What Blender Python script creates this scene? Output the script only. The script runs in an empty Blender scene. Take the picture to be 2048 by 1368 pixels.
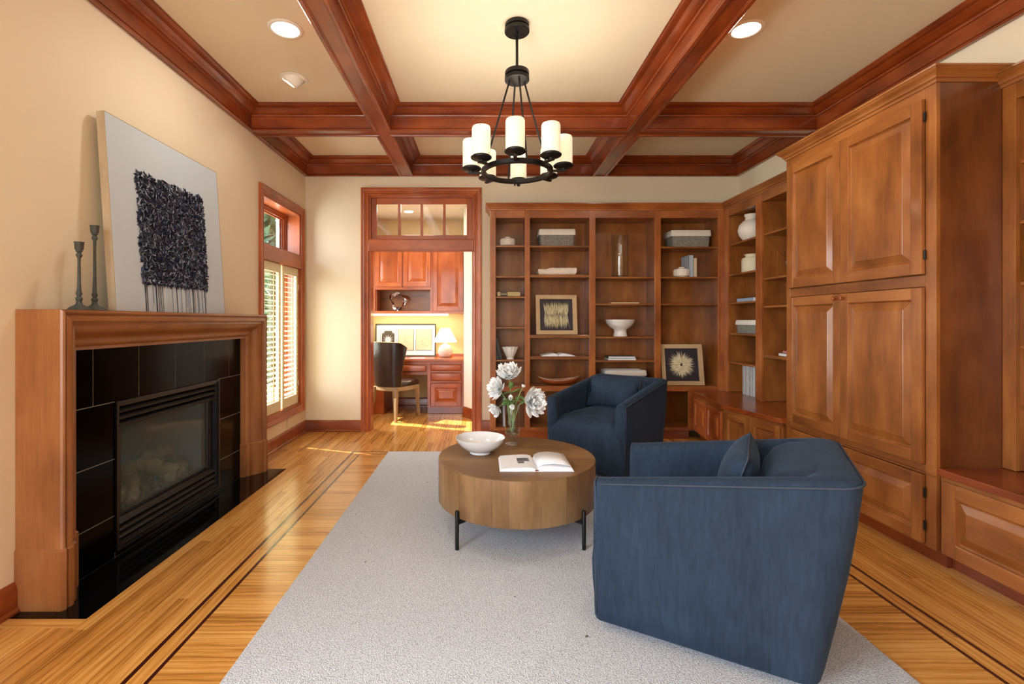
import bpy, bmesh, math, random
from mathutils import Vector, Matrix
R = random.Random(7)
PI = math.pi
C = bpy.context.scene.collection
SC = bpy.context.scene
# ------------------------------------------------------------------ camera, world, sun, large lights, exposure
H = 1.26                       # camera height; px = 967 + 960 X/Y, py = 642 - 960 (Z-H)/Y
cam = bpy.data.cameras.new('camera'); camo = bpy.data.objects.new('camera', cam); C.objects.link(camo)
camo.location = (0, 0, H); camo.rotation_euler = (PI/2, 0, 0)
cam.sensor_width = 36; cam.lens = 36*960/2048
cam.shift_x = 57/2048; cam.shift_y = -42/2048
cam.clip_start = 0.05; cam.clip_end = 200
SC.camera = camo
w = bpy.data.worlds.new('world'); SC.world = w; w.use_nodes = True
nt = w.node_tree; bg = nt.nodes['Background']
sky = nt.nodes.new('ShaderNodeTexSky'); sky.sky_type = 'NISHITA'; sky.sun_disc = False
sky.sun_elevation = math.radians(49); sky.sun_rotation = math.radians(-70); sky.air_density = 1.0; sky.dust_density = 2.0
nt.links.new(sky.outputs[0], bg.inputs[0]); bg.inputs[1].default_value = .75
def light(name, kind, loc, power, color=(1, 1, 1), size=1, size_y=None, direction=None, spread=None):
    l = bpy.data.lights.new(name, kind); o = bpy.data.objects.new(name, l); C.objects.link(o)
    o.location = loc; l.energy = power; l.color = color
    if kind == 'AREA':
        l.size = size
        if size_y: l.shape = 'RECTANGLE'; l.size_y = size_y
        if spread: l.spread = math.radians(spread)
    elif kind in ('POINT', 'SPOT'): l.shadow_soft_size = size
    if direction is not None:
        o.rotation_euler = Vector(direction).to_track_quat('-Z', 'Y').to_euler()
    return o
s = light('sun', 'SUN', (-6, 8, 8), 11.0, (1, .93, .82), direction=(.62, -.2146, -.755)); s.data.angle = .008
light('rear_fill_lamp', 'AREA', (-1.25, -1.62, 1.50), 42, (.90, .95, 1.0), 1.35, 2.3, direction=(0, 1, .03))  # unseen fill lamp, added behind the camera
light('side_fill_lamp', 'AREA', (-2.28, -.45, 1.55), 112, (.90, .95, 1.0), 1.4, 2.1, direction=(1, .12, .04))  # unseen lamp added on the left to brighten the right-wall doors
light('left_window_daylight', 'AREA', (-2.50, 4.87, 1.40), 54, (.93, .97, 1.0), .9, 2.1, direction=(1, 0, 0))
light('office_window_daylight', 'AREA', (-1.93, 6.2, 1.45), 11, (.97, .98, 1.0), .8, 1.4, direction=(1, 0, -.1))
SC.view_settings.view_transform = 'Standard'; SC.view_settings.look = 'None'
SC.view_settings.gamma = 1; SC.view_settings.use_curve_mapping = False
SC.view_settings.exposure = 0.62
SC.cycles.max_bounces = 8; SC.cycles.diffuse_bounces = 5; SC.cycles.glossy_bounces = 4
SC.cycles.transmission_bounces = 8; SC.cycles.transparent_max_bounces = 16
SC.cycles.sample_clamp_indirect = 6; SC.cycles.caustics_reflective = False; SC.cycles.caustics_refractive = False
SC.cycles.use_denoising = True

# ------------------------------------------------------------------ materials
def lin(c):
    return tuple(((x/255)/12.92 if x/255 <= .04045 else ((x/255+.055)/1.055)**2.4) for x in c) + (1,)
def newmat(name):
    m = bpy.data.materials.new(name); m.use_nodes = True
    return m, m.node_tree, m.node_tree.nodes['Principled BSDF']
def setp(p, **k):
    for a, b in k.items(): p.inputs[a.replace('_', ' ')].default_value = b
def plain(name, col, rough=.5, bump=0, bscale=200, var=0, metal=0, spec=.5, emit=None, es=0, sheen=0, coat=0, vscale=4):
    m, t, p = newmat(name); col = lin(col)
    setp(p, Base_Color=col, Roughness=rough, Metallic=metal, Specular_IOR_Level=spec)
    if sheen: setp(p, Sheen_Weight=sheen, Sheen_Roughness=.4)
    if coat: setp(p, Coat_Weight=coat, Coat_Roughness=.08)
    if emit: setp(p, Emission_Color=lin(emit), Emission_Strength=es)
    N = t.nodes; L = t.links
    geo = N.new('ShaderNodeNewGeometry')
    if var:
        n = N.new('ShaderNodeTexNoise'); n.inputs['Scale'].default_value = vscale; n.inputs['Detail'].default_value = 4
        L.new(geo.outputs['Position'], n.inputs['Vector'])
        mx = N.new('ShaderNodeMix'); mx.data_type = 'RGBA'
        mx.inputs[6].default_value = tuple(c*(1-var) for c in col[:3])+(1,); mx.inputs[7].default_value = tuple(min(1, c*(1+var)) for c in col[:3])+(1,)
        L.new(n.outputs[0], mx.inputs[0]); L.new(mx.outputs[2], p.inputs['Base Color'])
    if bump:
        n = N.new('ShaderNodeTexNoise'); n.inputs['Scale'].default_value = bscale; n.inputs['Detail'].default_value = 2
        L.new(geo.outputs['Position'], n.inputs['Vector'])
        b = N.new('ShaderNodeBump'); b.inputs['Strength'].default_value = bump; b.inputs['Distance'].default_value = .004
        L.new(n.outputs[0], b.inputs['Height']); L.new(b.outputs[0], p.inputs['Normal'])
    return m
_wood = {}
WOODS = {  # dark, mid, light, roughness, coat
 'maple': ((84, 43, 16), (144, 85, 37), (180, 118, 60), .33, .25),
 'cherry': ((88, 34, 12), (140, 65, 26), (174, 94, 44), .30, .35),
 'orange': ((116, 48, 19), (168, 83, 37), (200, 114, 58), .33, .3),
 'crown': ((80, 29, 9), (132, 56, 19), (174, 88, 36), .28, .45),
 'mantel': ((104, 60, 28), (146, 92, 50), (172, 118, 70), .36, .2),
 'face': ((100, 47, 18), (158, 88, 39), (192, 122, 63), .33, .3),
 'dark_brown': ((66, 32, 12), (108, 58, 24), (136, 80, 38), .33, .25),
 'limed': ((120, 98, 70), (160, 134, 98), (186, 164, 126), .55, 0),
 'drum': ((78, 54, 30), (122, 90, 56), (158, 124, 84), .5, 0),
 'pale': ((170, 140, 100), (196, 166, 124), (212, 186, 146), .55, 0),
 'canvas_side': ((150, 132, 104), (176, 158, 130), (194, 178, 150), .7, 0),
}
def wood(kind, axis='Z'):
    k = kind+axis
    if k in _wood: return _wood[k]
    d, mi, li, ro, co = WOODS[kind]
    m, t, p = newmat('wood_'+kind+'_'+axis); N = t.nodes; L = t.links
    geo = N.new('ShaderNodeNewGeometry'); oi = N.new('ShaderNodeObjectInfo')
    va = N.new('ShaderNodeVectorMath'); va.operation = 'MULTIPLY_ADD'
    va.inputs[1].default_value = (1, 1, 1); 
    cm = N.new('ShaderNodeCombineXYZ'); mm = N.new('ShaderNodeMath'); mm.operation = 'MULTIPLY'; mm.inputs[1].default_value = 13
    L.new(oi.outputs['Random'], mm.inputs[0]); [L.new(mm.outputs[0], cm.inputs[i]) for i in range(3)]
    L.new(geo.outputs['Position'], va.inputs[0]); L.new(cm.outputs[0], va.inputs[2])
    def noise(sc, det, al):
        mp = N.new('ShaderNodeMapping'); s3 = [sc, sc, sc]; s3['XYZ'.index(axis)] = sc*al
        mp.inputs['Scale'].default_value = s3; L.new(va.outputs[0], mp.inputs[0])
        n = N.new('ShaderNodeTexNoise'); n.inputs['Scale'].default_value = 1; n.inputs['Detail'].default_value = det
        L.new(mp.outputs[0], n.inputs['Vector']); return n.outputs[0]
    a = noise(6, 4, .45); b = noise(60, 3, .05); c = noise(240, 2, .03)
    def madd(x, k1, y, k2):
        m1 = N.new('ShaderNodeMath'); m1.operation = 'MULTIPLY'; m1.inputs[1].default_value = k1; L.new(x, m1.inputs[0])
        m2 = N.new('ShaderNodeMath'); m2.operation = 'MULTIPLY_ADD'; m2.inputs[1].default_value = k2; L.new(y, m2.inputs[0]); L.new(m1.outputs[0], m2.inputs[2]); return m2.outputs[0]
    f = madd(madd(a, .70, b, .17), 1, c, .13)
    if kind == 'drum': f = madd(f, 1, oi.outputs['Random'], .16)
    rp = N.new('ShaderNodeValToRGB'); e = rp.color_ramp.elements
    e[0].position = .25; e[0].color = lin(d); e[1].position = .76; e[1].color = lin(li)
    x = e.new(.5); x.color = lin(mi)
    L.new(f, rp.inputs[0]); L.new(rp.outputs[0], p.inputs['Base Color'])
    setp(p, Roughness=ro, Coat_Weight=co, Coat_Roughness=.12)
    bp = N.new('ShaderNodeBump'); bp.inputs['Strength'].default_value = .06; bp.inputs['Distance'].default_value = .002
    L.new(b, bp.inputs['Height']); L.new(bp.outputs[0], p.inputs['Normal'])
    _wood[k] = m; return m
def oak(name, axis, cols=((136, 88, 34), (196, 136, 62), (226, 174, 98)), ro=.27, coat=.5):
    """floor oak: every board has its own id (attribute pid)"""
    m, t, p = newmat(name); N = t.nodes; L = t.links
    geo = N.new('ShaderNodeNewGeometry'); at = N.new('ShaderNodeAttribute'); at.attribute_name = 'pid'
    mm = N.new('ShaderNodeMath'); mm.operation = 'MULTIPLY'; mm.inputs[1].default_value = 37.7; L.new(at.outputs['Fac'], mm.inputs[0])
    cm = N.new('ShaderNodeCombineXYZ'); [L.new(mm.outputs[0], cm.inputs[i]) for i in range(3)]
    va = N.new('ShaderNodeVectorMath'); L.new(geo.outputs['Position'], va.inputs[0]); L.new(cm.outputs[0], va.inputs[1])
    def mp(sc, al):
        q = N.new('ShaderNodeMapping'); s3 = [sc, sc, sc]; s3['XYZ'.index(axis)] = sc*al
        q.inputs['Scale'].default_value = s3; L.new(va.outputs[0], q.inputs[0]); return q.outputs[0]
    def noise(sc, det, al):
        n = N.new('ShaderNodeTexNoise'); n.inputs['Scale'].default_value = 1; n.inputs['Detail'].default_value = det
        L.new(mp(sc, al), n.inputs['Vector']); return n.outputs[0]
    wv = N.new('ShaderNodeTexWave'); wv.wave_type = 'RINGS'; wv.rings_direction = axis if axis in 'XY' else 'Z'
    wv.inputs['Scale'].default_value = 3.2; wv.inputs['Distortion'].default_value = 5; wv.inputs['Detail'].default_value = 3
    wv.inputs['Detail Scale'].default_value = 1.4; wv.inputs['Detail Roughness'].default_value = .6
    L.new(mp(4.6, .09), wv.inputs['Vector'])
    big = noise(5, 2, .3); fine = noise(240, 3, .025)
    def comb(x, k1, y, k2):
        m1 = N.new('ShaderNodeMath'); m1.operation = 'MULTIPLY'; m1.inputs[1].default_value = k1; L.new(x, m1.inputs[0])
        m2 = N.new('ShaderNodeMath'); m2.operation = 'MULTIPLY_ADD'; m2.inputs[1].default_value = k2; L.new(y, m2.inputs[0]); L.new(m1.outputs[0], m2.inputs[2]); return m2.outputs[0]
    pw = N.new('ShaderNodeMath'); pw.operation = 'POWER'; pw.inputs[1].default_value = .55; L.new(wv.outputs['Fac'], pw.inputs[0])
    f = comb(comb(comb(pw.outputs[0], .16, fine, .56), 1, big, .26), 1, at.outputs['Fac'], .24)
    rp = N.new('ShaderNodeValToRGB'); e = rp.color_ramp.elements
    e[0].position = .36; e[0].color = lin(cols[0]); e[1].position = .84; e[1].color = lin(cols[2])
    x = e.new(.58); x.color = lin(cols[1])
    L.new(f, rp.inputs[0]); L.new(rp.outputs[0], p.inputs['Base Color'])
    setp(p, Roughness=ro, Coat_Weight=coat, Coat_Roughness=.16)
    bp = N.new('ShaderNodeBump'); bp.inputs['Strength'].default_value = .05; bp.inputs['Distance'].default_value = .002
    L.new(f, bp.inputs['Height']); L.new(bp.outputs[0], p.inputs['Normal'])
    return m
OAKX, OAKY = oak('oak_floor_x', 'X'), oak('oak_floor_y', 'Y')
WALL = plain('cream_wall_paint', (231, 218, 192), .7, .05, 300, .02)
WALL2 = plain('pale_office_paint', (226, 222, 206), .7, .05, 300)
CEIL = plain('cream_ceiling_paint', (230, 217, 190), .8, .08, 260, .02)
GRANITE = plain('polished_black_tile', (8, 8, 9), .06, 0, 0, .3, spec=.3, vscale=600)
GROUT = plain('grey_grout', (128, 130, 126), .9)
TILEV = plain('black_wall_tile', (4, 4, 5), .14, 0, 0, .3, spec=.07, vscale=600)
BLACKM = plain('black_metal', (14, 14, 15), .38, .02)
SATIN = plain('satin_black_steel', (10, 10, 11), .42, spec=.35)
SOOT = plain('firebox_lining', (96, 110, 118), .9, .2, 60)
BRONZE = plain('dark_bronze_metal', (34, 32, 31), .42, .03, 120, metal=.6)
VERDI = plain('verdigris_metal', (74, 78, 74), .65, .5, 90, .55, metal=.3, vscale=60)
def velvet():
    m, t, p = newmat('blue_velvet'); N = t.nodes; L = t.links
    geo = N.new('ShaderNodeNewGeometry'); mp = N.new('ShaderNodeMapping'); mp.inputs['Scale'].default_value = (11, 11, 4.0)
    L.new(geo.outputs['Position'], mp.inputs[0])
    n = N.new('ShaderNodeTexNoise'); n.inputs['Scale'].default_value = 1; n.inputs['Detail'].default_value = 5; L.new(mp.outputs[0], n.inputs['Vector'])
    rp = N.new('ShaderNodeValToRGB'); e = rp.color_ramp.elements
    e[0].position = .3; e[0].color = lin((32, 43, 57)); e[1].position = .75; e[1].color = lin((47, 62, 81))
    mp3 = N.new('ShaderNodeMapping'); mp3.inputs['Scale'].default_value = (70, 70, 12); L.new(geo.outputs['Position'], mp3.inputs[0])
    n4 = N.new('ShaderNodeTexNoise'); n4.inputs['Scale'].default_value = 1; n4.inputs['Detail'].default_value = 4; L.new(mp3.outputs[0], n4.inputs['Vector'])
    ad = N.new('ShaderNodeMix'); ad.inputs[0].default_value = .5; L.new(n.outputs[0], ad.inputs[2]); L.new(n4.outputs[0], ad.inputs[3])
    L.new(ad.outputs[0], rp.inputs[0]); L.new(rp.outputs[0], p.inputs['Base Color'])
    setp(p, Roughness=.85, Specular_IOR_Level=.15, Sheen_Weight=.22, Sheen_Roughness=.35, Sheen_Tint=lin((120, 145, 170)))
    n2 = N.new('ShaderNodeTexNoise'); n2.inputs['Scale'].default_value = 700; L.new(geo.outputs['Position'], n2.inputs['Vector'])
    b = N.new('ShaderNodeBump'); b.inputs['Strength'].default_value = .15; b.inputs['Distance'].default_value = .002
    L.new(n2.outputs[0], b.inputs['Height']); L.new(b.outputs[0], p.inputs['Normal'])
    return m
VELVET = velvet()
PIPING = plain('velvet_piping', (44, 56, 72), .8)
def rugmat():
    m, t, p = newmat('grey_loop_rug'); N = t.nodes; L = t.links
    geo = N.new('ShaderNodeNewGeometry')
    v = N.new('ShaderNodeTexVoronoi'); v.inputs['Scale'].default_value = 240; L.new(geo.outputs['Position'], v.inputs['Vector'])
    n = N.new('ShaderNodeTexNoise'); n.inputs['Scale'].default_value = 170; n.inputs['Detail'].default_value = 4; L.new(geo.outputs['Position'], n.inputs['Vector'])
    a = N.new('ShaderNodeMath'); a.operation = 'MULTIPLY_ADD'; a.inputs[1].default_value = -.55; L.new(v.outputs['Distance'], a.inputs[0]); L.new(n.outputs[0], a.inputs[2])
    rp = N.new('ShaderNodeValToRGB'); e = rp.color_ramp.elements
    e[0].position = .0; e[0].color = lin((166, 171, 178)); e[1].position = .5; e[1].color = lin((226, 231, 238))
    L.new(a.outputs[0], rp.inputs[0])
    # rare dark flecks
    n3 = N.new('ShaderNodeTexNoise'); n3.inputs['Scale'].default_value = 26; n3.inputs['Detail'].default_value = 1; L.new(geo.outputs['Position'], n3.inputs['Vector'])
    st = N.new('ShaderNodeMath'); st.operation = 'GREATER_THAN'; st.inputs[1].default_value = .80; L.new(n3.outputs[0], st.inputs[0])
    mx = N.new('ShaderNodeMix'); mx.data_type = 'RGBA'; L.new(st.outputs[0], mx.inputs[0]); L.new(rp.outputs[0], mx.inputs[6]); mx.inputs[7].default_value = lin((110, 108, 106))
    L.new(mx.outputs[2], p.inputs['Base Color']); setp(p, Roughness=.95, Specular_IOR_Level=.1)
    b = N.new('ShaderNodeBump'); b.inputs['Strength'].default_value = .7; b.inputs['Distance'].default_value = .006
    L.new(a.outputs[0], b.inputs['Height']); L.new(b.outputs[0], p.inputs['Normal'])
    return m
RUG = rugmat()
def glass(name, col=(1, 1, 1), rough=0, thin=True, refl=.55):
    m, t, p = newmat(name); N = t.nodes; L = t.links
    if thin:
        t.nodes.remove(p); tr = N.new('ShaderNodeBsdfTransparent'); gl = N.new('ShaderNodeBsdfGlossy'); gl.inputs['Roughness'].default_value = rough
        tr.inputs[0].default_value = col+(1,)
        lw = N.new('ShaderNodeLayerWeight'); pw = N.new('ShaderNodeMath'); pw.operation = 'POWER'; pw.inputs[1].default_value = 4
        ma = N.new('ShaderNodeMath'); ma.operation = 'MULTIPLY_ADD'; ma.inputs[1].default_value = refl; ma.inputs[2].default_value = .04*refl/.55
        L.new(lw.outputs['Facing'], pw.inputs[0]); L.new(pw.outputs[0], ma.inputs[0]); mx = N.new('ShaderNodeMixShader')
        L.new(ma.outputs[0], mx.inputs[0]); L.new(tr.outputs[0], mx.inputs[1]); L.new(gl.outputs[0], mx.inputs[2])
        L.new(mx.outputs[0], N['Material Output'].inputs[0])
    else:
        setp(p, Base_Color=col+(1,), Roughness=rough, Transmission_Weight=1.0, IOR=1.45)
    return m
GLASS = glass('clear_glass'); GLASSV = glass('vase_glass', (.965, .98, .97), refl=.95); FGLASS = glass('hazy_fire_glass', (.86, .9, .92), .05, refl=.15)
_t = FGLASS.node_tree; _d = _t.nodes.new('ShaderNodeBsdfDiffuse'); _d.inputs[0].default_value = lin((150, 176, 186)); _m = _t.nodes.new('ShaderNodeMixShader'); _m.inputs[0].default_value = .10
_o = _t.nodes['Material Output']; _s = _o.inputs[0].links[0].from_socket; _t.links.new(_s, _m.inputs[1]); _t.links.new(_d.outputs[0], _m.inputs[2]); _t.links.new(_m.outputs[0], _o.inputs[0])
WHITEC = plain('white_ceramic', (236, 234, 228), .35)
BOWLW = plain('white_bowl_glaze', (225, 229, 232), .22, coat=.4)
MATTEW = plain('matte_white_ceramic', (222, 216, 206), .7, .15, 120)
PAPER = plain('book_paper', (234, 238, 244), .8)
LINEN = plain('white_linen', (226, 222, 212), .85, .3, 260)
SHUT = plain('cream_shutter_paint', (230, 222, 184), .45)
PLATE = plain('white_plastic', (226, 220, 204), .4)
def basketmat():
    m, t, p = newmat('grey_seagrass'); N = t.nodes; L = t.links
    geo = N.new('ShaderNodeNewGeometry'); mp = N.new('ShaderNodeMapping'); mp.inputs['Scale'].default_value = (90, 90, 420); L.new(geo.outputs['Position'], mp.inputs[0])
    n = N.new('ShaderNodeTexNoise'); n.inputs['Scale'].default_value = 1; n.inputs['Detail'].default_value = 3; L.new(mp.outputs[0], n.inputs['Vector'])
    rp = N.new('ShaderNodeValToRGB'); e = rp.color_ramp.elements
    e[0].position = .32; e[0].color = lin((80, 82, 78)); e[1].position = .66; e[1].color = lin((190, 187, 176))
    L.new(n.outputs[0], rp.inputs[0]); L.new(rp.outputs[0], p.inputs['Base Color']); setp(p, Roughness=.8)
    return m
BASKET = basketmat()
LEATHER = plain('dark_brown_leather', (40, 24, 20), .3, .06, 70, .2, coat=.3)
BRASS = plain('brass_nailheads', (190, 160, 110), .35, metal=.8)
SILVER = plain('polished_silver', (205, 210, 218), .12, metal=1)
NAVY = plain('navy_impasto_paint', (22, 30, 56), .5, .1, 120, .4, vscale=30)
NAVY2 = plain('slate_impasto_paint', (176, 190, 212), .4, .1, 120, .2)
CANVAS = plain('greyish_canvas', (194, 207, 219), .85, .12, 400, .05, vscale=3)
CREAMF = plain('cream_feather_print', (226, 218, 186), .7)
DARKP = plain('dark_plum_print', (44, 36, 46), .6)
GREEN = plain('peony_leaf_green', (112, 146, 84), .5, 0, 0, .3, vscale=30)
STEMG = plain('stem_green', (146, 176, 108), .5)
PETAL = plain('white_petal', (244, 246, 246), .6)
BRICKM = plain('red_brick', (168, 96, 70), .9, .4, 80, .25, vscale=12)
MORTAR = plain('mortar', (176, 164, 148), .95)
LAWN = plain('lawn', (92, 120, 60), .95, 0, 0, .3)
FOL = plain('conifer_foliage', (118, 146, 104), .8, 0, 0, .35)
SIDING = plain('exterior_siding', (214, 210, 200), .8)

# ------------------------------------------------------------------ mesh building
class Fr:
    """a local frame: P(u, v, w) = o + u U + v V + w W"""
    def __init__(s, o, U, V, W): s.o, s.U, s.V, s.W = Vector(o), Vector(U), Vector(V), Vector(W)
    def P(s, u, v, w=0): return s.o + s.U*u + s.V*v + s.W*w
IDF = Fr((0, 0, 0), (1, 0, 0), (0, 1, 0), (0, 0, 1))
class MB:
    def __init__(s): s.v = []; s.f = []; s.m = []; s.a = []; s.pid = 0
    def add(s, vs, fs, m=0):
        n = len(s.v); s.v += [tuple(x) for x in vs]
        for f in fs: s.f.append(tuple(i+n for i in f)); s.m.append(m); s.a.append(s.pid)
        return s
    def box(s, x0, x1, y0, y1, z0, z1, m=0, fr=IDF):
        vs = [fr.P(x, y, z) for z in (z0, z1) for y in (y0, y1) for x in (x0, x1)]
        return s.add(vs, [(0, 2, 3, 1), (4, 5, 7, 6), (0, 1, 5, 4), (2, 6, 7, 3), (0, 4, 6, 2), (1, 3, 7, 5)], m)
    def loft(s, rings, closed=True, caps=True, m=0, loop=False):
        n = len(rings[0]); vs = [p for r in rings for p in r]; fs = []
        K = len(rings)
        for i in range(K if loop else K-1):
            for j in range(n if closed else n-1):
                a, b = i*n+j, i*n+(j+1) % n; c, d = ((i+1) % K)*n+(j+1) % n, ((i+1) % K)*n+j
                fs.append((a, b, c, d))
        if caps and not loop:
            fs.append(tuple(range(n))[::-1]); fs.append(tuple((K-1)*n+j for j in range(n)))
        return s.add(vs, fs, m)
    def lathe(s, prof, n=24, c=(0, 0, 0), m=0, caps=True, mod=None, fr=IDF):
        rings = []
        for r, z in prof:
            ring = []
            for j in range(n):
                a = 2*PI*j/n; rr = r*(mod(a, z) if mod else 1)
                ring.append(fr.P(c[0]+rr*math.cos(a), c[1]+rr*math.sin(a), c[2]+z))
            rings.append(ring)
        return s.loft(rings, True, caps, m)
    def tube(s, pts, rad, n=10, m=0, caps=True, flat=1):
        pts = [Vector(p) for p in pts]; K = len(pts); rings = []; up = None
        for i, p in enumerate(pts):
            d = (pts[min(i+1, K-1)]-pts[max(i-1, 0)]).normalized()
            if up is None: up = Vector((0, 0, 1)) if abs(d.z) < .9 else Vector((0, 1, 0))
            x = d.cross(up)
            if x.length < 1e-4: x = d.cross(Vector((1, 0, 0)))
            x.normalize(); y = x.cross(d); up = y
            r = rad[i] if isinstance(rad, (list, tuple)) else rad
            rings.append([p+x*(r*math.cos(2*PI*j/n))+y*(r*flat*math.sin(2*PI*j/n)) for j in range(n)])
        return s.loft(rings, True, caps, m)
    def sweep(s, fr, path, prof, closed=False, mats=None, caps=True):
        """prof (offset to the left of travel, w) swept with mitres along path in the frame's uv plane"""
        K = len(path); rings = []
        for i in range(K):
            def nrm(a, b):
                d = Vector((b[0]-a[0], b[1]-a[1])).normalized(); return Vector((-d.y, d.x))
            if closed or 0 < i < K-1:
                n1 = nrm(path[i-1], path[i]); n2 = nrm(path[i], path[(i+1) % K]); mv = (n1+n2); mv = mv/(mv.dot(n1) if abs(mv.dot(n1)) > .1 else 1)
            elif i == 0: mv = nrm(path[0], path[1])
            else: mv = nrm(path[-2], path[-1])
            rings.append([fr.P(path[i][0]+mv.x*o, path[i][1]+mv.y*o, ww) for o, ww in prof])
        n = len(prof)
        for i in range(K if closed else K-1):
            A, B = rings[i], rings[(i+1) % K]
            s.add(A+B, [(j, (j+1) % n, n+(j+1) % n, n+j) for j in range(n)], (mats[i] if mats else 0))
        if not closed and caps: s.add(rings[0], [tuple(range(n))]); s.add(rings[-1], [tuple(range(n))[::-1]], mats[-1] if mats else 0)
        return s
    def build(s, name, mats, parent=None, smooth=None, bevel=0, seg=2, sub=0, world=False, kind=None, mod=None):
        me = bpy.data.meshes.new(name)
        vs = s.v
        if world and parent is not None:
            M = (ROOTM[parent.name] if parent.name in ROOTM else Matrix()).inverted(); vs = [M @ Vector(v) for v in s.v]
        me.from_pydata(vs, [], s.f)
        if not isinstance(mats, (list, tuple)): mats = [mats]
        for q in mats: me.materials.append(q)
        me.polygons.foreach_set('material_index', s.m)
        if any(s.a):
            at = me.attributes.new('pid', 'FLOAT', 'FACE'); at.data.foreach_set('value', s.a)
        bm = bmesh.new(); bm.from_mesh(me); 
        if smooth is not None: bmesh.ops.remove_doubles(bm, verts=bm.verts, dist=1e-5)
        bmesh.ops.recalc_face_normals(bm, faces=bm.faces); bm.to_mesh(me); bm.free()
        if smooth is not None:
            me.polygons.foreach_set('use_smooth', [True]*len(me.polygons))
            if smooth < 180: me.set_sharp_from_angle(angle=math.radians(smooth))
        o = bpy.data.objects.new(name, me); C.objects.link(o)
        if parent is not None:
            o.parent = parent; ROOTM[o.name] = ROOTM.get(parent.name, Matrix())
        if bevel:
            b = o.modifiers.new('bevel', 'BEVEL'); b.width = bevel; b.segments = seg; b.limit_method = 'ANGLE'; b.angle_limit = math.radians(40)
            b.harden_normals = False
        if sub:
            q = o.modifiers.new('sub', 'SUBSURF'); q.levels = sub; q.render_levels = sub
        if kind: o['kind'] = kind
        return o
ROOTM = {}
def thing(name, label=None, cat=None, loc=(0, 0, 0), rz=0, group=None, kind=None):
    o = bpy.data.objects.new(name, None); C.objects.link(o); o.empty_display_size = .05
    o.location = loc; o.rotation_euler = (0, 0, rz)
    ROOTM[o.name] = Matrix.Translation(loc) @ Matrix.Rotation(rz, 4, 'Z')
    return tag(o, label, cat, group, kind)
def tag(o, label=None, cat=None, group=None, kind=None):
    if label: o['label'] = label
    if cat: o['category'] = cat
    if group: o['group'] = group
    if kind: o['kind'] = kind
    return o
def rect(u0, u1, v0, v1): return [(u0, v0), (u1, v0), (u1, v1), (u0, v1)]

# ------------------------------------------------------------------ room constants
XL, XR, YB, YR, ZC = -2.035, 2.91, 5.48, -1.5, 3.105
# beams
B1, B2, BT, ZB = (-.944, -.814), (1.251, 1.39), (4.157, 4.283), 2.905
# ------------------------------------------------------------------ floor
fl = MB().box(XL-.1, XR+.1, YR-.1, YB+.13, -.2, -.019).box(-1.85, XR, YB+.13, 7.2, -.2, -.019).build('floor', plain('subfloor', (60, 36, 16), .9))
tag(fl, kind='structure')
HX, HY0, HY1 = -1.68, 2.03, 4.09
planks = []   # (x0,x1,y0,y1,axis)
def boards(x0, x1, y0, y1, axis, n, lmin=.55, lmax=1.5):
    """n rows across; axis = board direction"""
    a0, a1 = (y0, y1) if axis == 'Y' else (x0, x1); b0, b1 = (x0, x1) if axis == 'Y' else (y0, y1)
    wd = (b1-b0)/n
    for i in range(n):
        p = a0
        first = True
        while p < a1-1e-6:
            L = R.uniform(lmin, lmax)*(R.uniform(.2, 1) if first else 1); first = False
            q = min(a1, p+L)
            if a1-q < .25: q = a1
            g = .0006
            if axis == 'Y': planks.append((b0+i*wd+g, b0+(i+1)*wd-g, p+g/2, q-g/2, 'Y'))
            else: planks.append((p+g/2, q-g/2, b0+i*wd+g, b0+(i+1)*wd-g, 'X'))
            p = q
boards(XL, HX, YR, HY0-.06, 'Y', 6); boards(XL, HX, HY0-.06, HY0, 'X', 1, 2, 3)
boards(XL, HX, HY1, YB, 'Y', 6)
boards(HX, -1.262, YR, YB, 'Y', 7)
boards(-1.245, -1.182, YR, 4.555, 'Y', 1)
boards(-1.262, 1.909, 4.635, YB, 'Y', 55)
boards(-1.245, 1.893, 4.555, 4.62, 'X', 1)
boards(1.828, 1.893, YR, 4.555, 'Y', 1)
boards(1.909, XR, YR, YB, 'Y', 17)
boards(-1.167, 1.812, YR, 4.54, 'X', 105, .8, 1.9)
boards(-1.84, .6, YB, 7.15, 'Y', 42)
RX0, RX1, RY0, RY1 = -.912, 1.508, 1.53, 4.60
def score(p):
    x0, x1, y0, y1, ax = p
    y0 = max(y0, 1.62)
    if y1 <= y0: return 0
    ts = 0
    for k in range(5):
        for j in range(5):
            x = x0+(x1-x0)*(k+.5)/5; y = y0+(y1-y0)*(j+.5)/5
            px = 967+960*x/y
            if px < 0 or px > 2048: continue
            if RX0 < x < RX1 and RY0 < y < RY1: continue
            if x < -1.9 and HY0 < y: continue
            if x > 2.25 and y > .9: continue
            if y > 5.5 and not (738 < px < 948): continue
            ts += (x1-x0)*(y1-y0)/25/y**3
    return ts
planks = [(score(p), p) for p in planks]; planks.sort(key=lambda t: -t[0])
rest = MB(); npl = 0
for sc_, (x0, x1, y0, y1, ax) in planks:
    pid = R.uniform(.02, 1)
    if npl < 296 and sc_ > 0:
        b = MB(); b.pid = pid; b.box(x0, x1, y0, y1, -.018, 0)
        b.build('plank', OAKX if ax == 'X' else OAKY, fl); npl += 1
    else:
        rest.pid = pid; rest.box(x0, x1, y0, y1, -.018, 0, 0 if ax == 'X' else 1)
rest.build('floorboards', [OAKX, OAKY], fl, kind='stuff')
INLAY = plain('dark_walnut_inlay', (62, 22, 14), .28, 0, 0, .3, coat=.4)
for a in ((-1.262, -1.245, YR, 4.635), (1.893, 1.909, YR, 4.635), (-1.182, -1.167, YR, 4.555), (1.812, 1.828, YR, 4.555),
          (-1.245, 1.893, 4.62, 4.635), (-1.167, 1.812, 4.54, 4.555)):
    MB().box(*a, -.018, .0003).build('inlay_strip', INLAY, fl)
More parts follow.
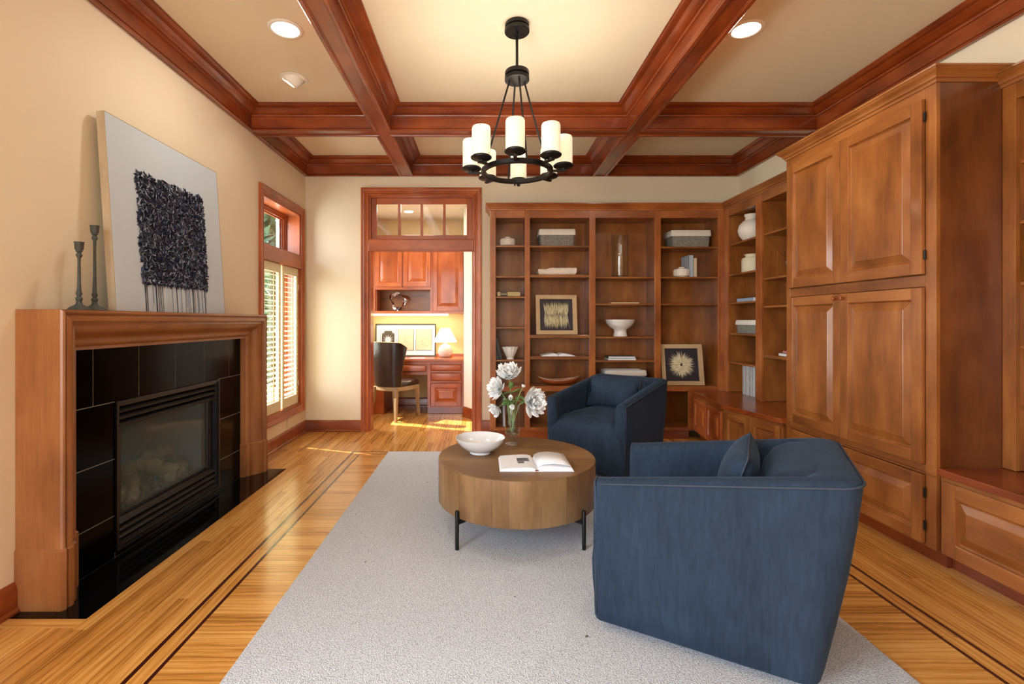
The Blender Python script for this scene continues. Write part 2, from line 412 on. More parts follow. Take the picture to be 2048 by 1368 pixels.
# ------------------------------------------------------------------ walls, ceiling
def wall(name, segs, mat=WALL):
    b = MB()
    for q in segs: b.box(*q)
    return tag(b.build(name, mat), kind='structure')
WY0, WY1, WZ0, WZ1 = 4.42, 5.33, .335, 2.44           # window opening
FY0, FY1, FZ0, FZ1 = 2.553, 3.55, .03, .83            # firebox opening
XO = XL-.20
wall('wall_left', [(XO, XL, YR, -1.2, 0, ZC), (XO, XL, .3, FY0, 0, ZC), (XO, XL, -1.2, .3, 0, .4), (XO, XL, -1.2, .3, 2.65, ZC), (XO, XL, FY0, FY1, FZ1, ZC), (XO, XL, FY0, FY1, 0, FZ0), (XO, XL, FY1, WY0, 0, ZC),
                   (XO, XL, WY0, WY1, 0, WZ0), (XO, XL, WY0, WY1, WZ1, ZC), (XO, XL, WY1, YB+.13, 0, ZC)])
DX0, DX1, DZ = -1.307, -.111, 2.69
wall('wall_back', [(XL-.2, DX0, YB, YB+.13, 0, ZC), (DX1, XR+.1, YB, YB+.13, 0, ZC), (DX0, DX1, YB, YB+.13, DZ, ZC)])
wall('wall_right', [(XR, XR+.15, YR, YB+.13, 0, ZC)])
RW0, RW1, RWZ0, RWZ1 = -2.0, -.5, .2, 2.75
wall('wall_rear', [(XL-.2, RW0, YR-.15, YR, 0, ZC), (RW1, XR+.1, YR-.15, YR, 0, ZC), (RW0, RW1, YR-.15, YR, 0, RWZ0), (RW0, RW1, YR-.15, YR, RWZ1, ZC)])
CL = [(-1.249, 3.028), (1.659, 3.033)]; GIM = (-1.442, 3.652)
wall('ceiling', [(XL-.2, XR+.15, YR-.15, YB+.13, ZC, ZC+.15)], CEIL)
# office shell
OX0, OY1, OZ = -1.75, 7.1, 2.75
wall('wall_office_back', [(OX0-.1, 1, OY1, OY1+.1, 0, OZ)], plain('office_wall_paint', (226, 204, 152), .7))
wall('wall_office_left', [(OX0-.1, OX0, YB+.13, 5.8, 0, OZ), (OX0-.1, OX0, 6.6, OY1, 0, OZ), (OX0-.1, OX0, 5.8, 6.6, 0, .75), (OX0-.1, OX0, 5.8, 6.6, 2.15, OZ)])
wall('wall_office_right', [(-.262, -.16, 6.37, OY1, 0, OZ)], WALL2)
b = MB(); b.add([(-.262, 6.37, 0), (.20, 5.59, 0), (.30, 5.65, 0), (-.16, 6.43, 0), (-.262, 6.37, OZ), (.20, 5.59, OZ), (.30, 5.65, OZ), (-.16, 6.43, OZ)],
                [(0, 1, 2, 3), (4, 5, 6, 7), (0, 1, 5, 4), (1, 2, 6, 5), (2, 3, 7, 6), (3, 0, 4, 7)])
tag(b.build('wall_office_angled', WALL2), kind='structure')
wall('ceiling_office', [(OX0-.1, 1, YB+.13, OY1+.1, OZ, OZ+.1)], CEIL)
# ceiling beams and coffer mouldings
def beam(name, x0, x1, y0, y1, ax, label):
    o = MB().box(x0, x1, y0, y1, ZB+.012, ZC).build(name, wood('crown', ax)); o['label'] = label; return tag(o, kind='structure')
beam('ceiling_beam', B1[0], B1[1], YR, YB, 'Y', 'long stained ceiling beam left of the chandelier')
beam('ceiling_beam', B2[0], B2[1], YR, YB, 'Y', 'long stained ceiling beam right of the chandelier')
for xa, xb, lb in ((XL, B1[0], 'left'), (B1[1], B2[0], 'middle'), (B2[1], XR, 'right')): beam('ceiling_beam', xa, xb, BT[0], BT[1], 'X', lb+' length of the cross beam behind the chandelier')
# (offset into the coffer, z): bead, fascia, stepped crown
CROWN = [(0, ZB+.013), (-.020, ZB+.013), (-.019, ZB+.008), (-.014, ZB+.006), (-.012, ZB+.001), (-.008, ZB), (.004, ZB), (.010, ZB+.001), (.014, ZB+.005), (.014, ZB+.011), (.010, ZB+.016), (.004, ZB+.018), (.004, ZB+.020), (.009, ZB+.022), (.009, ZB+.028), (.004, ZB+.031),
         (.004, ZC-.082), (.014, ZC-.080), (.018, ZC-.074), (.018, ZC-.066), (.026, ZC-.064), (.034, ZC-.060), (.046, ZC-.052), (.060, ZC-.038), (.070, ZC-.030), (.070, ZC-.026),
         (.078, ZC-.024), (.094, ZC-.021), (.104, ZC-.014), (.108, ZC-.008), (.114, ZC-.008), (.114, ZC), (0, ZC)]
xs = [(XL, B1[0]), (B1[1], B2[0]), (B2[1], XR)]; ys = [(YR, BT[0]), (BT[1], YB)]
k = 0
for j, (y0, y1) in enumerate(ys):
    for i, (x0, x1) in enumerate(xs):
        k += 1
        ins = .012
        X0 = x0+(.024 if i == 0 else 0); X1 = x1-(.024 if i == 2 else 0); Y1 = y1-(.024 if j == 1 else 0)
        path = [(X0, y0), (X1, y0), (X1, Y1), (X0, Y1)]
        prof = [(0, z) if False else (o_, z) for o_, z in CROWN]
        o = MB().sweep(IDF, path, prof, closed=True, mats=[0, 1, 0, 1]).build('trim_%d' % k, [wood('crown', 'X'), wood('crown', 'Y')], smooth=35)
        o['label'] = 'stained crown moulding framing one ceiling coffer'; tag(o, kind='structure')
# wall fascia behind the crown on walls
o = MB().box(XL, XL+.026, YR, YB, ZB+.004, ZC).box(XL, XR, YB-.026, YB, ZB+.004, ZC).box(XR-.026, XR, YR, YB, ZB+.004, ZC).build('trim_7', wood('crown', 'Y')); tag(o, kind='structure')
# baseboards
BASE = [(0, 0), (.028, 0), (.028, .012), (.020, .020), (.018, .022), (.018, .095), (.014, .105), (.014, .112), (.010, .118), (.006, .130), (0, .130)]
def baseboard(name, path, ax='X', label=None):
    o = MB().sweep(IDF, path, BASE, mats=None).build(name, wood('cherry', ax), smooth=35)
    return tag(o, label, kind='structure')
baseboard('baseboard_left', [(XL, 2.08), (XL, YR)], 'Y')
b = MB().sweep(IDF, [(-1.396, YB), (XL, YB), (XL, 4.07)], BASE, mats=[0, 1]).build('baseboard_back_left', [wood('cherry', 'X'), wood('cherry', 'Y')], smooth=35); tag(b, kind='structure')
baseboard('baseboard_back', [(.09, YB), (-.023, YB)])
baseboard('baseboard_office', [(-.60, OY1), (OX0, OY1)])
baseboard('baseboard_office_angled', [(.20, 5.59), (-.262, 6.37)][::1], 'X')
# ------------------------------------------------------------------ cased opening with transom (door_1)
d1 = thing('door_1', kind='structure', label='wide stained cased opening with a four-pane transom above')
DF = Fr((0, YB, 0), (1, 0, 0), (0, 0, 1), (0, -1, 0))
CAS = [(0, 0), (0, .016), (.006, .020), (.014, .020), (.018, .014), (.030, .013), (.036, .018), (.050, .018), (.054, .024), (.064, .026), (.068, .032), (.086, .032), (.088, .026), (.088, 0)]
MB().sweep(DF, [(DX0, 0), (DX0, DZ), (DX1, DZ), (DX1, 0)], CAS, mats=[0, 1, 0]).build('casing', [wood('orange', 'Z'), wood('orange', 'X')], d1, smooth=30)
MB().box(DX0, DX0+.02, YB-.002, YB+.14, 0, DZ).box(DX1-.02, DX1, YB-.002, YB+.14, 0, DZ).build('jamb', wood('orange', 'Z'), d1)
MB().box(DX0+.02, DX1-.02, YB-.002, YB+.14, DZ-.02, DZ).build('head_jamb', wood('orange', 'X'), d1)
# header rail z 2.06..2.19
MB().box(DX0+.001, DX1-.001, YB-.022, YB+.14, 2.065, 2.185).box(DX0+.001, DX1-.001, YB-.028, YB-.0, 2.052, 2.066).box(DX0+.001, DX1-.001, YB-.026, YB, 2.185, 2.193).build('header_rail', wood('orange', 'X'), d1, bevel=.003)
TX0, TX1 = DX0+.02, DX1-.02
ty = YB+.03
b = MB()
b.box(TX0, TX0+.062, ty, ty+.035, 2.193, DZ-.02).box(TX1-.062, TX1, ty, ty+.035, 2.193, DZ-.02).build('sash_stile', wood('orange', 'Z'), d1, bevel=.003)
MB().box(TX0+.062, TX1-.062, ty, ty+.035, 2.193, 2.245).box(TX0+.062, TX1-.062, ty, ty+.035, DZ-.085, DZ-.02).build('sash_rail', wood('orange', 'X'), d1, bevel=.003)
gx0, gx1 = TX0+.062, TX1-.062
for i in range(1, 4):
    x = gx0+(gx1-gx0)*i/4
    MB().box(x-.015, x+.015, ty+.003, ty+.03, 2.245, DZ-.085).build('muntin', wood('orange', 'Z'), d1, bevel=.003)
for i in range(4):
    a, c = gx0+(gx1-gx0)*i/4, gx0+(gx1-gx0)*(i+1)/4
    MB().box(a+.001, c-.001, ty+.015, ty+.019, 2.246, DZ-.086).build('pane', GLASS, d1)
# ------------------------------------------------------------------ window_1 on the left wall
wn = thing('window_1', kind='structure', label='tall stained wood window with a clear transom and cream plantation shutters', loc=(XL, 4.87, 0))
WF = Fr((XL, 0, 0), (0, 1, 0), (0, 0, 1), (1, 0, 0))
CW = [(0, 0), (0, .014), (.008, .016), (.014, .012), (.040, .014), (.046, .020), (.060, .022), (.066, .026), (.076, .026), (.078, 0)]
CW = [(o_, w_) for o_, w_ in CW]
MB().sweep(WF, rect(WY0, WY1, WZ0, WZ1), [(-o_, w_) for o_, w_ in CW], closed=True, mats=[0, 1, 0, 1]).build('casing', [wood('orange', 'Y'), wood('orange', 'Z')], wn, smooth=30, world=True)
MB().box(XO, XL, WY0, WY0+.02, WZ0, WZ1).box(XO, XL, WY1-.02, WY1, WZ0, WZ1).build('side_jamb', wood('orange', 'Z'), wn, world=True)
MB().box(XO, XL, WY0+.02, WY1-.02, WZ0, WZ0+.02).box(XO, XL, WY0+.02, WY1-.02, WZ1-.02, WZ1).build('head_jamb', wood('orange', 'Y'), wn, world=True)
MB().box(XO, XL+.012, WY0+.001, WY1-.001, 1.835, 1.985).build('transom_rail', wood('orange', 'Y'), wn, world=True, bevel=.003)
ax0, ax1 = XO+.02, XO+.06
SASHF = Fr((ax1, 0, 0), (0, 1, 0), (0, 0, 1), (1, 0, 0))
SP = [(0, -.05), (0, 0), (.018, 0), (.022, -.012), (.045, -.012), (.050, -.03), (.060, -.03), (.060, -.05)]
for nm, z0, z1 in (('transom_sash', 1.985, WZ1-.02), ('lower_sash', WZ0+.02, 1.835)):
    MB().sweep(SASHF, rect(WY0+.02, WY1-.02, z0, z1), SP, closed=True, mats=[0, 1, 0, 1]).build(nm, [wood('orange', 'Y'), wood('orange', 'Z')], wn, smooth=30, world=True)
    MB().box(ax0+.003, ax0+.007, WY0+.08, WY1-.08, z0+.06, z1-.06).build('pane', GLASS, wn, world=True)
MB().box(XO-.02, XO+.012, WY0+.075, WY0+.10, 1.985, WZ1).box(XO-.02, XO+.012, WY1-.11, WY1-.075, 1.985, WZ1).build('exterior_trim', plain('white_exterior_trim', (230, 232, 230), .6), wn, world=True)
# shutters
SX0, SX1 = XL-.045, XL-.015
def shutter(y0, y1, hinge_y):
    t = thing('shutter_panel', None, None, loc=(XL-.03, (y0+y1)/2, WZ0+.02))
    t.parent = wn; t.location = (-.03, (y0+y1)/2-4.87, WZ0+.02)
    return t
yc = (WY0+WY1)/2
for si, (y0, y1) in enumerate(((WY0+.022, yc-.017), (yc+.017, WY1-.022))):
    z0, z1 = WZ0+.023, 1.832
    fb = MB().box(SX0, SX1, y0, y0+.05, z0, z1).box(SX0, SX1, y1-.05, y1, z0, z1).box(SX0, SX1, y0+.05, y1-.05, z0, z0+.10).box(SX0, SX1, y0+.05, y1-.05, z1-.085, z1)
    fo = fb.build('shutter', SHUT, wn, world=True, bevel=.002)
    n = 25; lo, hi = z0+.105, z1-.09; pitch = (hi-lo)/n
    for i in range(n):
        zc = lo+pitch*(i+.5); ang = math.radians(-8); L_ = .030
        dx, dz = L_*math.cos(ang), L_*math.sin(ang)
        xc = (SX0+SX1)/2
        ring = []
        sec = [(-1, 0), (-.6, .0035), (0, .0048), (.6, .0035), (1, 0), (.6, -.0035), (0, -.0048), (-.6, -.0035)]
        rr = [[(xc+dx*a-dz*0-math.sin(ang)*c_, yy, zc+dz*a+math.cos(ang)*c_) for a, c_ in sec] for yy in (y0+.051, y1-.051)]
        MB().loft(rr).build('louver', SHUT, fo, world=True, smooth=50)
    ym = (y0+y1)/2+(.0 if si == 0 else .0)
    MB().box(SX1+.012, SX1+.022, ym-.006, ym+.006, lo+.02, hi-.0).build('tilt_rod', SHUT, fo, world=True, bevel=.002)
    hy = y1 if si else y0
    for zz in (z0+.22, z1-.2):
        MB().box(SX1, SX1+.006, hy-.012, hy+.012, zz-.03, zz+.03).build('hinge', PLATE, fo, world=True)
# openings added behind the camera for the two fill lamps
rw = thing('fill_opening_rear', kind='structure', label='added framed opening behind the viewer for fill light', loc=(.45, YR, .25))
b = MB()
for x in (RW0, RW0+.72, RW1-.06): b.box(x, x+.06, YR-.10, YR-.02, RWZ0, RWZ1)
b.box(RW0, RW1, YR-.10, YR-.02, RWZ0, RWZ0+.06).box(RW0, RW1, YR-.10, YR-.02, RWZ1-.06, RWZ1).build('frame', wood('orange', 'Z'), rw, world=True)
rw = thing('fill_opening_side', kind='structure', label='added side opening on the left wall behind the viewer for fill light', loc=(XL, -.45, .4))
MB().sweep(WF, rect(-1.2, .3, .4, 2.65), [(-o_, w_) for o_, w_ in CW], closed=True, mats=[0, 1, 0, 1]).build('casing', [wood('orange', 'Y'), wood('orange', 'Z')], rw, smooth=30, world=True)
# ------------------------------------------------------------------ exterior
wall('exterior_lawn', [(-30, -2.3, -10, 40, -.6, -.5)], LAWN)
tag(MB().box(-3.5, -2.26, -2, 5.62, 2.96, 3.06).build('exterior_eave', SIDING), kind='structure')
bw = tag(MB().box(-2.47, -2.20, 6.02, 6.2, -.5, 3.0).build('exterior_brick_wall', MORTAR), kind='structure')
bme = None
for r in range(28):
    for c in range(2):
        x1 = -2.205-(c*.222)-(.111 if r % 2 else 0)+.111
        x1 = min(x1, -2.205); x0 = max(-2.47, -2.205-((c+1)*.222)-(.111 if r % 2 else 0)+.111)+.01
        if x1-x0 < .03: continue
        z = .2+r*.078
        MB().box(x0, x1, 6.012, 6.03, z, z+.066).build('brick', BRICKM, bw)
def tree(x, y, h, r, label, n=900, seed=3):
    rr = random.Random(seed); t = thing('conifer_tree', label, 'tree', loc=(x, y, -.5))
    MB().lathe([(.14, 0), (.09, h*.6), (.02, h*.95)], 8).build('trunk', plain('bark', (90, 70, 55), .9), t)
    b = MB()
    for i in range(n):
        q = rr.random()**.7; z = h*(.08+.92*(1-q)); rad = r*(q*.95+.05)*math.sqrt(rr.uniform(.3, 1)); a = rr.uniform(0, 2*PI)
        c = Vector((rad*math.cos(a), rad*math.sin(a), z)); u = Vector((rr.uniform(-1, 1), rr.uniform(-1, 1), rr.uniform(-1, .4))).normalized()*rr.uniform(.12, .28); v = u.cross(Vector((rr.uniform(-1, 1), rr.uniform(-1, 1), 1))).normalized()*.07
        b.add([c-u, c+v, c+u, c-v], [(0, 1, 2, 3)])
    b.build('foliage', FOL, t, kind='stuff')
tree(-4.55, 9.2, 6.5, 1.15, 'tall light green conifer seen through the left window', 2600)
tree(-4.3, 8.0, 1.9, .75, 'low rounded shrub outside the left window', 900, 5)
# ------------------------------------------------------------------ fireplace
fp = thing('fireplace', 'stained bolection-moulded fireplace with black tile surround and gas log insert', 'fireplace', loc=(XL, 3.07, 0))
FR_ = Fr((XL, 0, 0), (0, 1, 0), (0, 0, 1), (1, 0, 0))
BOL = [(0, .001), (0, .196), (.004, .204), (.010, .208), (.016, .206), (.020, .200), (.024, .198), (.027, .204), (.034, .207), (.050, .207), (.054, .203), (.055, .192), (.060, .190),
       (.072, .191), (.086, .186), (.100, .176), (.112, .162), (.122, .148), (.132, .138), (.142, .132), (.152, .130), (.160, .126), (.168, .118), (.174, .108), (.190, .104), (.190, .001)]
MY0, MY1, MZ = 2.085, 4.06, 1.31
prof = [(-o_, w_) for o_, w_ in BOL]
MB().sweep(FR_, [(MY0, .262), (MY0, MZ), (MY1, MZ), (MY1, .262)], prof, mats=[0, 1, 0]).build('surround', [wood('mantel', 'Z'), wood('mantel', 'Y')], fp, smooth=24, world=True)
# flat mantel top cap so that things can rest on it
MB().box(XL+.001, XL+.199, MY0+.004, MY1-.004, MZ-.03, MZ+.001).build('mantel_shelf', wood('mantel', 'Y'), fp, world=True)
for sgn, y in ((1, MY0), (-1, MY1)):
    pf = [(o_*1.0+(-.006 if o_ == 0 else 0)+(.006 if o_ > .18 else 0), w_+.007 if w_ > .01 else w_) for o_, w_ in BOL]
    rings = [[FR_.P(y+sgn*o_, z, w_) for o_, w_ in pf] for z in (0, .258)]
    rings.append([FR_.P(y+sgn*(o_*.95+.005), .268, max(.001, w_-.008)) for o_, w_ in pf])
    MB().loft(rings).build('plinth', wood('mantel', 'Z'), fp, smooth=24, world=True)
TX = XL+.075    # tile face
MB().box(XL+.001, TX-.0010, MY0+.18, FY0-.002, .0, 1.14).box(XL+.001, TX-.0010, FY1+.002, MY1-.18, 0, 1.14).box(XL+.001, TX-.0010, FY0-.002, FY1+.002, FZ1+.002, 1.14).box(XL+.001, TX-.0010, FY0-.002, FY1+.002, 0, FZ0).build('grout_bed', GROUT, fp, world=True)
def tile(y0, y1, z0, z1):
    g = .0024
    MB().box(XL+.06, TX, y0+g, y1-g, z0+g, z1-g).build('tile', TILEV, fp, world=True)
yj = [2.27, 2.41, 2.73, 3.054, 3.371, 3.695, 3.875]
for a, c in zip(yj, yj[1:]): tile(a, c, .83, 1.13)
for z0, z1 in ((0, .225), (.225, .527), (.527, .83)): tile(2.27, FY0, z0, z1); tile(FY1, 3.875, z0, z1)
tile(FY0, FY1, .0005, FZ0)
HB = MB().box(XL+.001, HX, HY0, HY1, -.018, -.003).build('hearth_bed', GROUT, fp, world=True)
hj = [HY0, 2.272, 2.582, 2.894, 3.209, 3.527, 3.84, HY1]
for a, c in zip(hj, hj[1:]):
    for x0, x1 in ((XL+.002, -1.96), (-1.96, HX)) if a > 2.1 else ((XL+.002, -1.83), (-1.83, HX)):
        MB().box(x0+.001, x1-.001, a+.001, c-.001, -.010, .001).build('hearth_tile', GRANITE, fp, world=True)
# firebox insert
ff = MB()
gz0, gz1, gy0, gy1 = .205, .69, FY0+.085, FY1-.085
FX = XL+.055
fo = ff.sweep(FR_, rect(FY0, FY1, FZ0, FZ1), [(0, 0), (0, .086), (.012, .086), (.012, .075), (.03, .075), (.032, .05), (.07, .05), (.072, .02), (.072, 0)], closed=True).build('firebox_frame', BLACKM, fp, smooth=30, world=True)
for z0, zn in ((FZ1-.04, 3), (FZ0+.155, 4)):
    for i in range(zn):
        z = z0-i*.038
        MB().add([FR_.P(y, z+dz, ww) for y in (FY0+.03, FY1-.03) for dz, ww in ((0, .045), (.006, .05), (-.018, .078), (-.026, .074))],
                 [(0, 1, 5, 4), (1, 2, 6, 5), (2, 3, 7, 6), (3, 0, 4, 7), (0, 1, 2, 3), (4, 5, 6, 7)]).build('louver_slat', SATIN, fo, world=True, bevel=.001)
MB().sweep(FR_, rect(FY0+.06, FY1-.06, gz0-.03, gz1+.02), [(0, 0), (0, .045), (.02, .045), (.025, .035), (.03, .03), (.03, 0)], closed=True).build('door_frame', SATIN, fo, smooth=30, world=True)
MB().box(XL+.028, XL+.032, FY0+.085, FY1-.085, gz0-.005, gz1-.005).build('glass_pane', FGLASS, fp, world=True)
# firebox cavity
cx = XL-.42
MB().box(cx-.02, cx, FY0, FY1, .02, .83).box(cx, XL+.02, FY0+.03, FY0+.05, .02, .83).box(cx, XL+.02, FY1-.05, FY1-.03, .02, .83).box(cx, XL+.02, FY0+.03, FY1-.03, .74, .76).box(cx, XL+.02, FY0+.03, FY1-.03, .12, .17).build('firebox_lining', SOOT, fp, world=True)
LOG = plain('grey_ceramic_log', (128, 118, 100), .9, .8, 40, .45, vscale=25)
def logm(p0, p1, r, seed):
    rr = random.Random(seed); p0, p1 = Vector(p0), Vector(p1); pts = [p0.lerp(p1, i/15)+Vector((0, 0, .010*math.sin(i*.8+seed))) for i in range(16)]
    b = MB().tube(pts, [r*rr.uniform(.82, 1.12)*(.55 if i in (0, 15) else 1) for i in range(16)], 16)
    b.v = [tuple(Vector(v)+Vector((rr.uniform(-1, 1), rr.uniform(-1, 1), rr.uniform(-1, 1)))*.007) for v in b.v]
    b.build('log', LOG, fp, smooth=60, world=True)
x = XL
logm((x-.08, 2.66, .23), (x-.16, 3.02, .24), .05, 1); logm((x-.22, 2.75, .27), (x-.25, 3.38, .27), .055, 2); logm((x-.02, 2.80, .21), (x-.22, 3.06, .34), .04, 3)
logm((x-.20, 3.05, .36), (x-.04, 3.25, .25), .042, 4); logm((x-.06, 3.16, .22), (x-.10, 3.42, .23), .045, 5); logm((x-.18, 3.12, .36), (x-.20, 3.42, .35), .04, 6); logm((x-.04, 2.62, .30), (x-.12, 2.78, .26), .035, 7)
rr = random.Random(5); b = MB()
for i in range(700):
    px, py, pz, q = x-rr.uniform(0.0, .34), rr.uniform(FY0+.06, FY1-.06), .172+rr.uniform(0, .02), rr.uniform(.006, .014)
    vs = [(px+q*rr.uniform(.6, 1)*a, py+q*rr.uniform(.6, 1)*c, pz+q*rr.uniform(.6, 1)*d) for a, c, d in ((1, 0, 0), (-1, 0, 0), (0, 1, 0), (0, -1, 0), (0, 0, 1), (0, 0, -1))]
    b.add(vs, [(0, 2, 4), (2, 1, 4), (1, 3, 4), (3, 0, 4), (2, 0, 5), (1, 2, 5), (3, 1, 5), (0, 3, 5)])
b.build('ember_gravel', plain('ember_grey', (128, 118, 108), .95), fp, world=True, kind='stuff')
#light('firebox_glow', 'AREA', (XL-.2, 3.05, .72), 2.2, (.85, .95, 1), .6, .15, direction=(0, 0, -1))
# ------------------------------------------------------------------ painting on the mantel
pt = thing('painting', 'large pale canvas with a dense navy square of dripping strokes leaning on the mantel', 'painting', loc=(-1.90, 3.01, MZ+.001))
lean = math.atan2(.065, 1.03); S_ = 1.04; T_ = .042
PU, PV, PW = Vector((0, 1, 0)), Vector((-math.sin(lean), 0, math.cos(lean))), Vector((math.cos(lean), 0, math.sin(lean)))
PF = Fr((0, -S_/2, 0), PU, PV, PW)
MB().box(0, S_, 0, S_, -T_, 0, fr=PF).build('canvas', CANVAS, pt, bevel=.003)
MB().box(-.004, .0, 0, S_, -T_, -.001, fr=PF).box(S_, S_+.004, 0, S_, -T_, -.001, fr=PF).box(0, S_, S_, S_+.004, -T_, -.001, fr=PF).build('edge', wood('canvas_side', 'Z'), pt)
PF2 = Fr(tuple(PF.o+PW*.0125), PU, PV, PW)
rr = random.Random(11); b = MB(); b2 = MB()
def stroke(bb, cu, cv, ang, ln, wd, hgt, fr, mi=0):
    d = (math.cos(ang), math.sin(ang)); n = (-d[1], d[0])
    def q(a, c, w_): return fr.P(cu+d[0]*a+n[0]*c, cv+d[1]*a+n[1]*c, w_)
    bb.add([q(-ln, 0, .001), q(-ln*.3, wd, .001), q(ln*.5, wd*.8, .001), q(ln, 0, .001), q(ln*.5, -wd*.8, .001), q(-ln*.3, -wd, .001), q(-ln*.3, 0, hgt), q(ln*.45, 0, hgt*.9)],
           [(0, 1, 6), (1, 2, 7, 6), (2, 3, 7), (3, 4, 7), (4, 5, 6, 7), (5, 0, 6)], mi)
u0, u1, v0, v1 = .205, .825, .175, .80
b.box(u0+.015, u1-.015, v0+.015, v1-.03, .0003, .0012, fr=PF)
for i in range(2900):
    edge = rr.random() < .14
    cu, cv = rr.uniform(u0, u1), rr.uniform(v0, v1-.02)
    if edge:
        sd = rr.randrange(4)
        if sd == 0: cu = u0-rr.uniform(0, .008)
        elif sd == 1: cu = u1+rr.uniform(0, .008)
        elif sd == 2: cv = v1-.02+rr.uniform(-.01, .02)
        else: cv = v0-rr.uniform(0, .012)
    stroke(b, cu, cv, rr.uniform(0, PI), rr.uniform(.010, .030), rr.uniform(.003, .008), rr.uniform(.004, .016), PF, 0) if rr.random() > .22 else stroke(b, cu, cv, rr.uniform(0, PI), rr.uniform(.008, .020), rr.uniform(.0006, .0014), .0016, PF2, 1)
b.build('impasto_strokes', [NAVY, NAVY2], pt, kind='stuff')
for i in range(62):
    cu = rr.uniform(u0+.01, u1-.01); vb = rr.choice([0.0, 0.0, .0, rr.uniform(0, .1)]); wd = rr.uniform(.0007, .0036)
    pts = [(v0+.02, wd), (v0-.05*rr.random(), wd*1.2), ((v0+vb)/2, wd*.6), (vb+.012, wd*.7), (vb, wd*.2)]
    vs = []
    for vv, ww in pts: vs += [PF.P(cu-ww, vv, .0008), PF.P(cu, vv, .0022), PF.P(cu+ww, vv, .0008)]
    fs = []
    for k_ in range(4): fs += [(k_*3, k_*3+1, k_*3+4, k_*3+3), (k_*3+1, k_*3+2, k_*3+5, k_*3+4)]
    b2.add(vs, fs, 1 if rr.random() < .35 else 0)
b2.build('paint_drips', [NAVY, NAVY2], pt, kind='stuff')
# candlesticks
def candlestick(x, y, h, br, label):
    t = thing('candlestick', label, 'candlestick', loc=(x, y, MZ+.001), group='candlesticks on the mantel')
    MB().lathe([(br, 0), (br, .004), (br*.92, .008), (br*.75, .016), (br*.5, .022), (br*.32, .028), (.012, .034), (.011, .042)], 28).build('base', VERDI, t, smooth=40)
    MB().lathe([(.009, .04), (.013, .05), (.014, .058), (.008, .066), (.010, .072), (.013, .080), (.009, .09), (.007, h*.4), (.006, h*.7), (.007, h-.075), (.012, h-.068), (.013, h-.062), (.010, h-.055), (.008, h-.05), (.014, h-.045), (.013, h-.040)], 18).build('stem', VERDI, t, smooth=50)
    MB().lathe([(.013, h-.04), (.017, h-.035), (.019, h-.005), (.021, h), (.016, h), (.014, h-.03), (.001, h-.03)], 20).build('cup', VERDI, t, smooth=40)
candlestick(-1.925, 2.285, .325, .046, 'shorter weathered metal candlestick at the near end of the mantel')
candlestick(-1.94, 2.395, .425, .050, 'taller weathered metal candlestick beside the leaning canvas')
# outlet under the window
o = thing('outlet', 'cream wall outlet below the left window', 'outlet', loc=(XL, 4.99, .205))
MB().box(.0, .005, -.035, .035, -.057, .057).build('cover_plate', PLATE, o, bevel=.002)
MB().box(.005, .008, -.018, .018, .008, .04).box(.005, .008, -.018, .018, -.04, -.008).build('socket', PLATE, o, bevel=.002)
# ------------------------------------------------------------------ cabinet helpers
def panel_door(fr, u0, u1, z0, z1, parent, wk='maple', st=.058, horiz='Y', name='door', t=.020, world=True, knob=None, hinge=None, flat=False, gr='Z'):
    b = MB()
    b.box(u0, u0+st, z0, z1, 0, t, 0, fr).box(u1-st, u1, z0, z1, 0, t, 0, fr)
    b.box(u0+st, u1-st, z0, z0+st, 0, t, 1, fr).box(u0+st, u1-st, z1-st, z1, 0, t, 1, fr)
    d = b.build(name, [wood(wk, 'Z'), wood(wk, horiz)], parent, bevel=.003, world=world)
    a, c, e, g = u0+st, u1-st, z0+st, z1-st
    def rg(i, ww): return [fr.P(a+i, e+i, ww), fr.P(c-i, e+i, ww), fr.P(c-i, g-i, ww), fr.P(a+i, g-i, ww)]
    m_ = min(c-a, g-e); k_ = min(.034, m_*.2)
    MB().loft([rg(-.001, .001), rg(-.001, t-.001), rg(.002, t-.003), rg(.006, t-.012), rg(.010, t-.014), rg(.014, t-.014), rg(.014+k_, t-.004), rg(.017+k_, t-.003), rg(.019+k_, t-.001)]).build('panel', wood(wk, gr), d, world=world, smooth=12)
    if knob:
        K = Fr(fr.P(knob[0], knob[1], t), fr.U, fr.V, fr.W)
        MB().lathe([(.006, 0), (.006, .010), (.013, .014), (.015, .020), (.012, .026), (.002, .028)], 14, fr=K).build('knob', wood('cherry', 'Z'), d, world=world, smooth=50)
    if hinge:
        for hz in hinge[1:]:
            K = Fr(fr.P(hinge[0], hz, .008), fr.U, fr.W, fr.V)
            MB().lathe([(.006, 0), (.006, .05)], 8, fr=K).build('hinge', BRONZE, d, world=world, smooth=50)
    return d
def drawer_front(fr, u0, u1, z0, z1, parent, wk='orange', horiz='X'):
    def rg(i, ww): return [fr.P(u0+i, z0+i, ww), fr.P(u1-i, z0+i, ww), fr.P(u1-i, z1-i, ww), fr.P(u0+i, z1-i, ww)]
    return MB().loft([rg(0, 0), rg(0, .010), rg(.006, .014), rg(.010, .020), rg(.014, .021)]).build('drawer', wood(wk, horiz), parent, world=True, smooth=20)
CABCROWN = [(0, 0), (.006, 0), (.010, .008), (.010, .014), (.018, .020), (.020, .030), (.032, .044), (.042, .052), (.046, .060), (.050, .062), (.050, .072), (0, .072)]
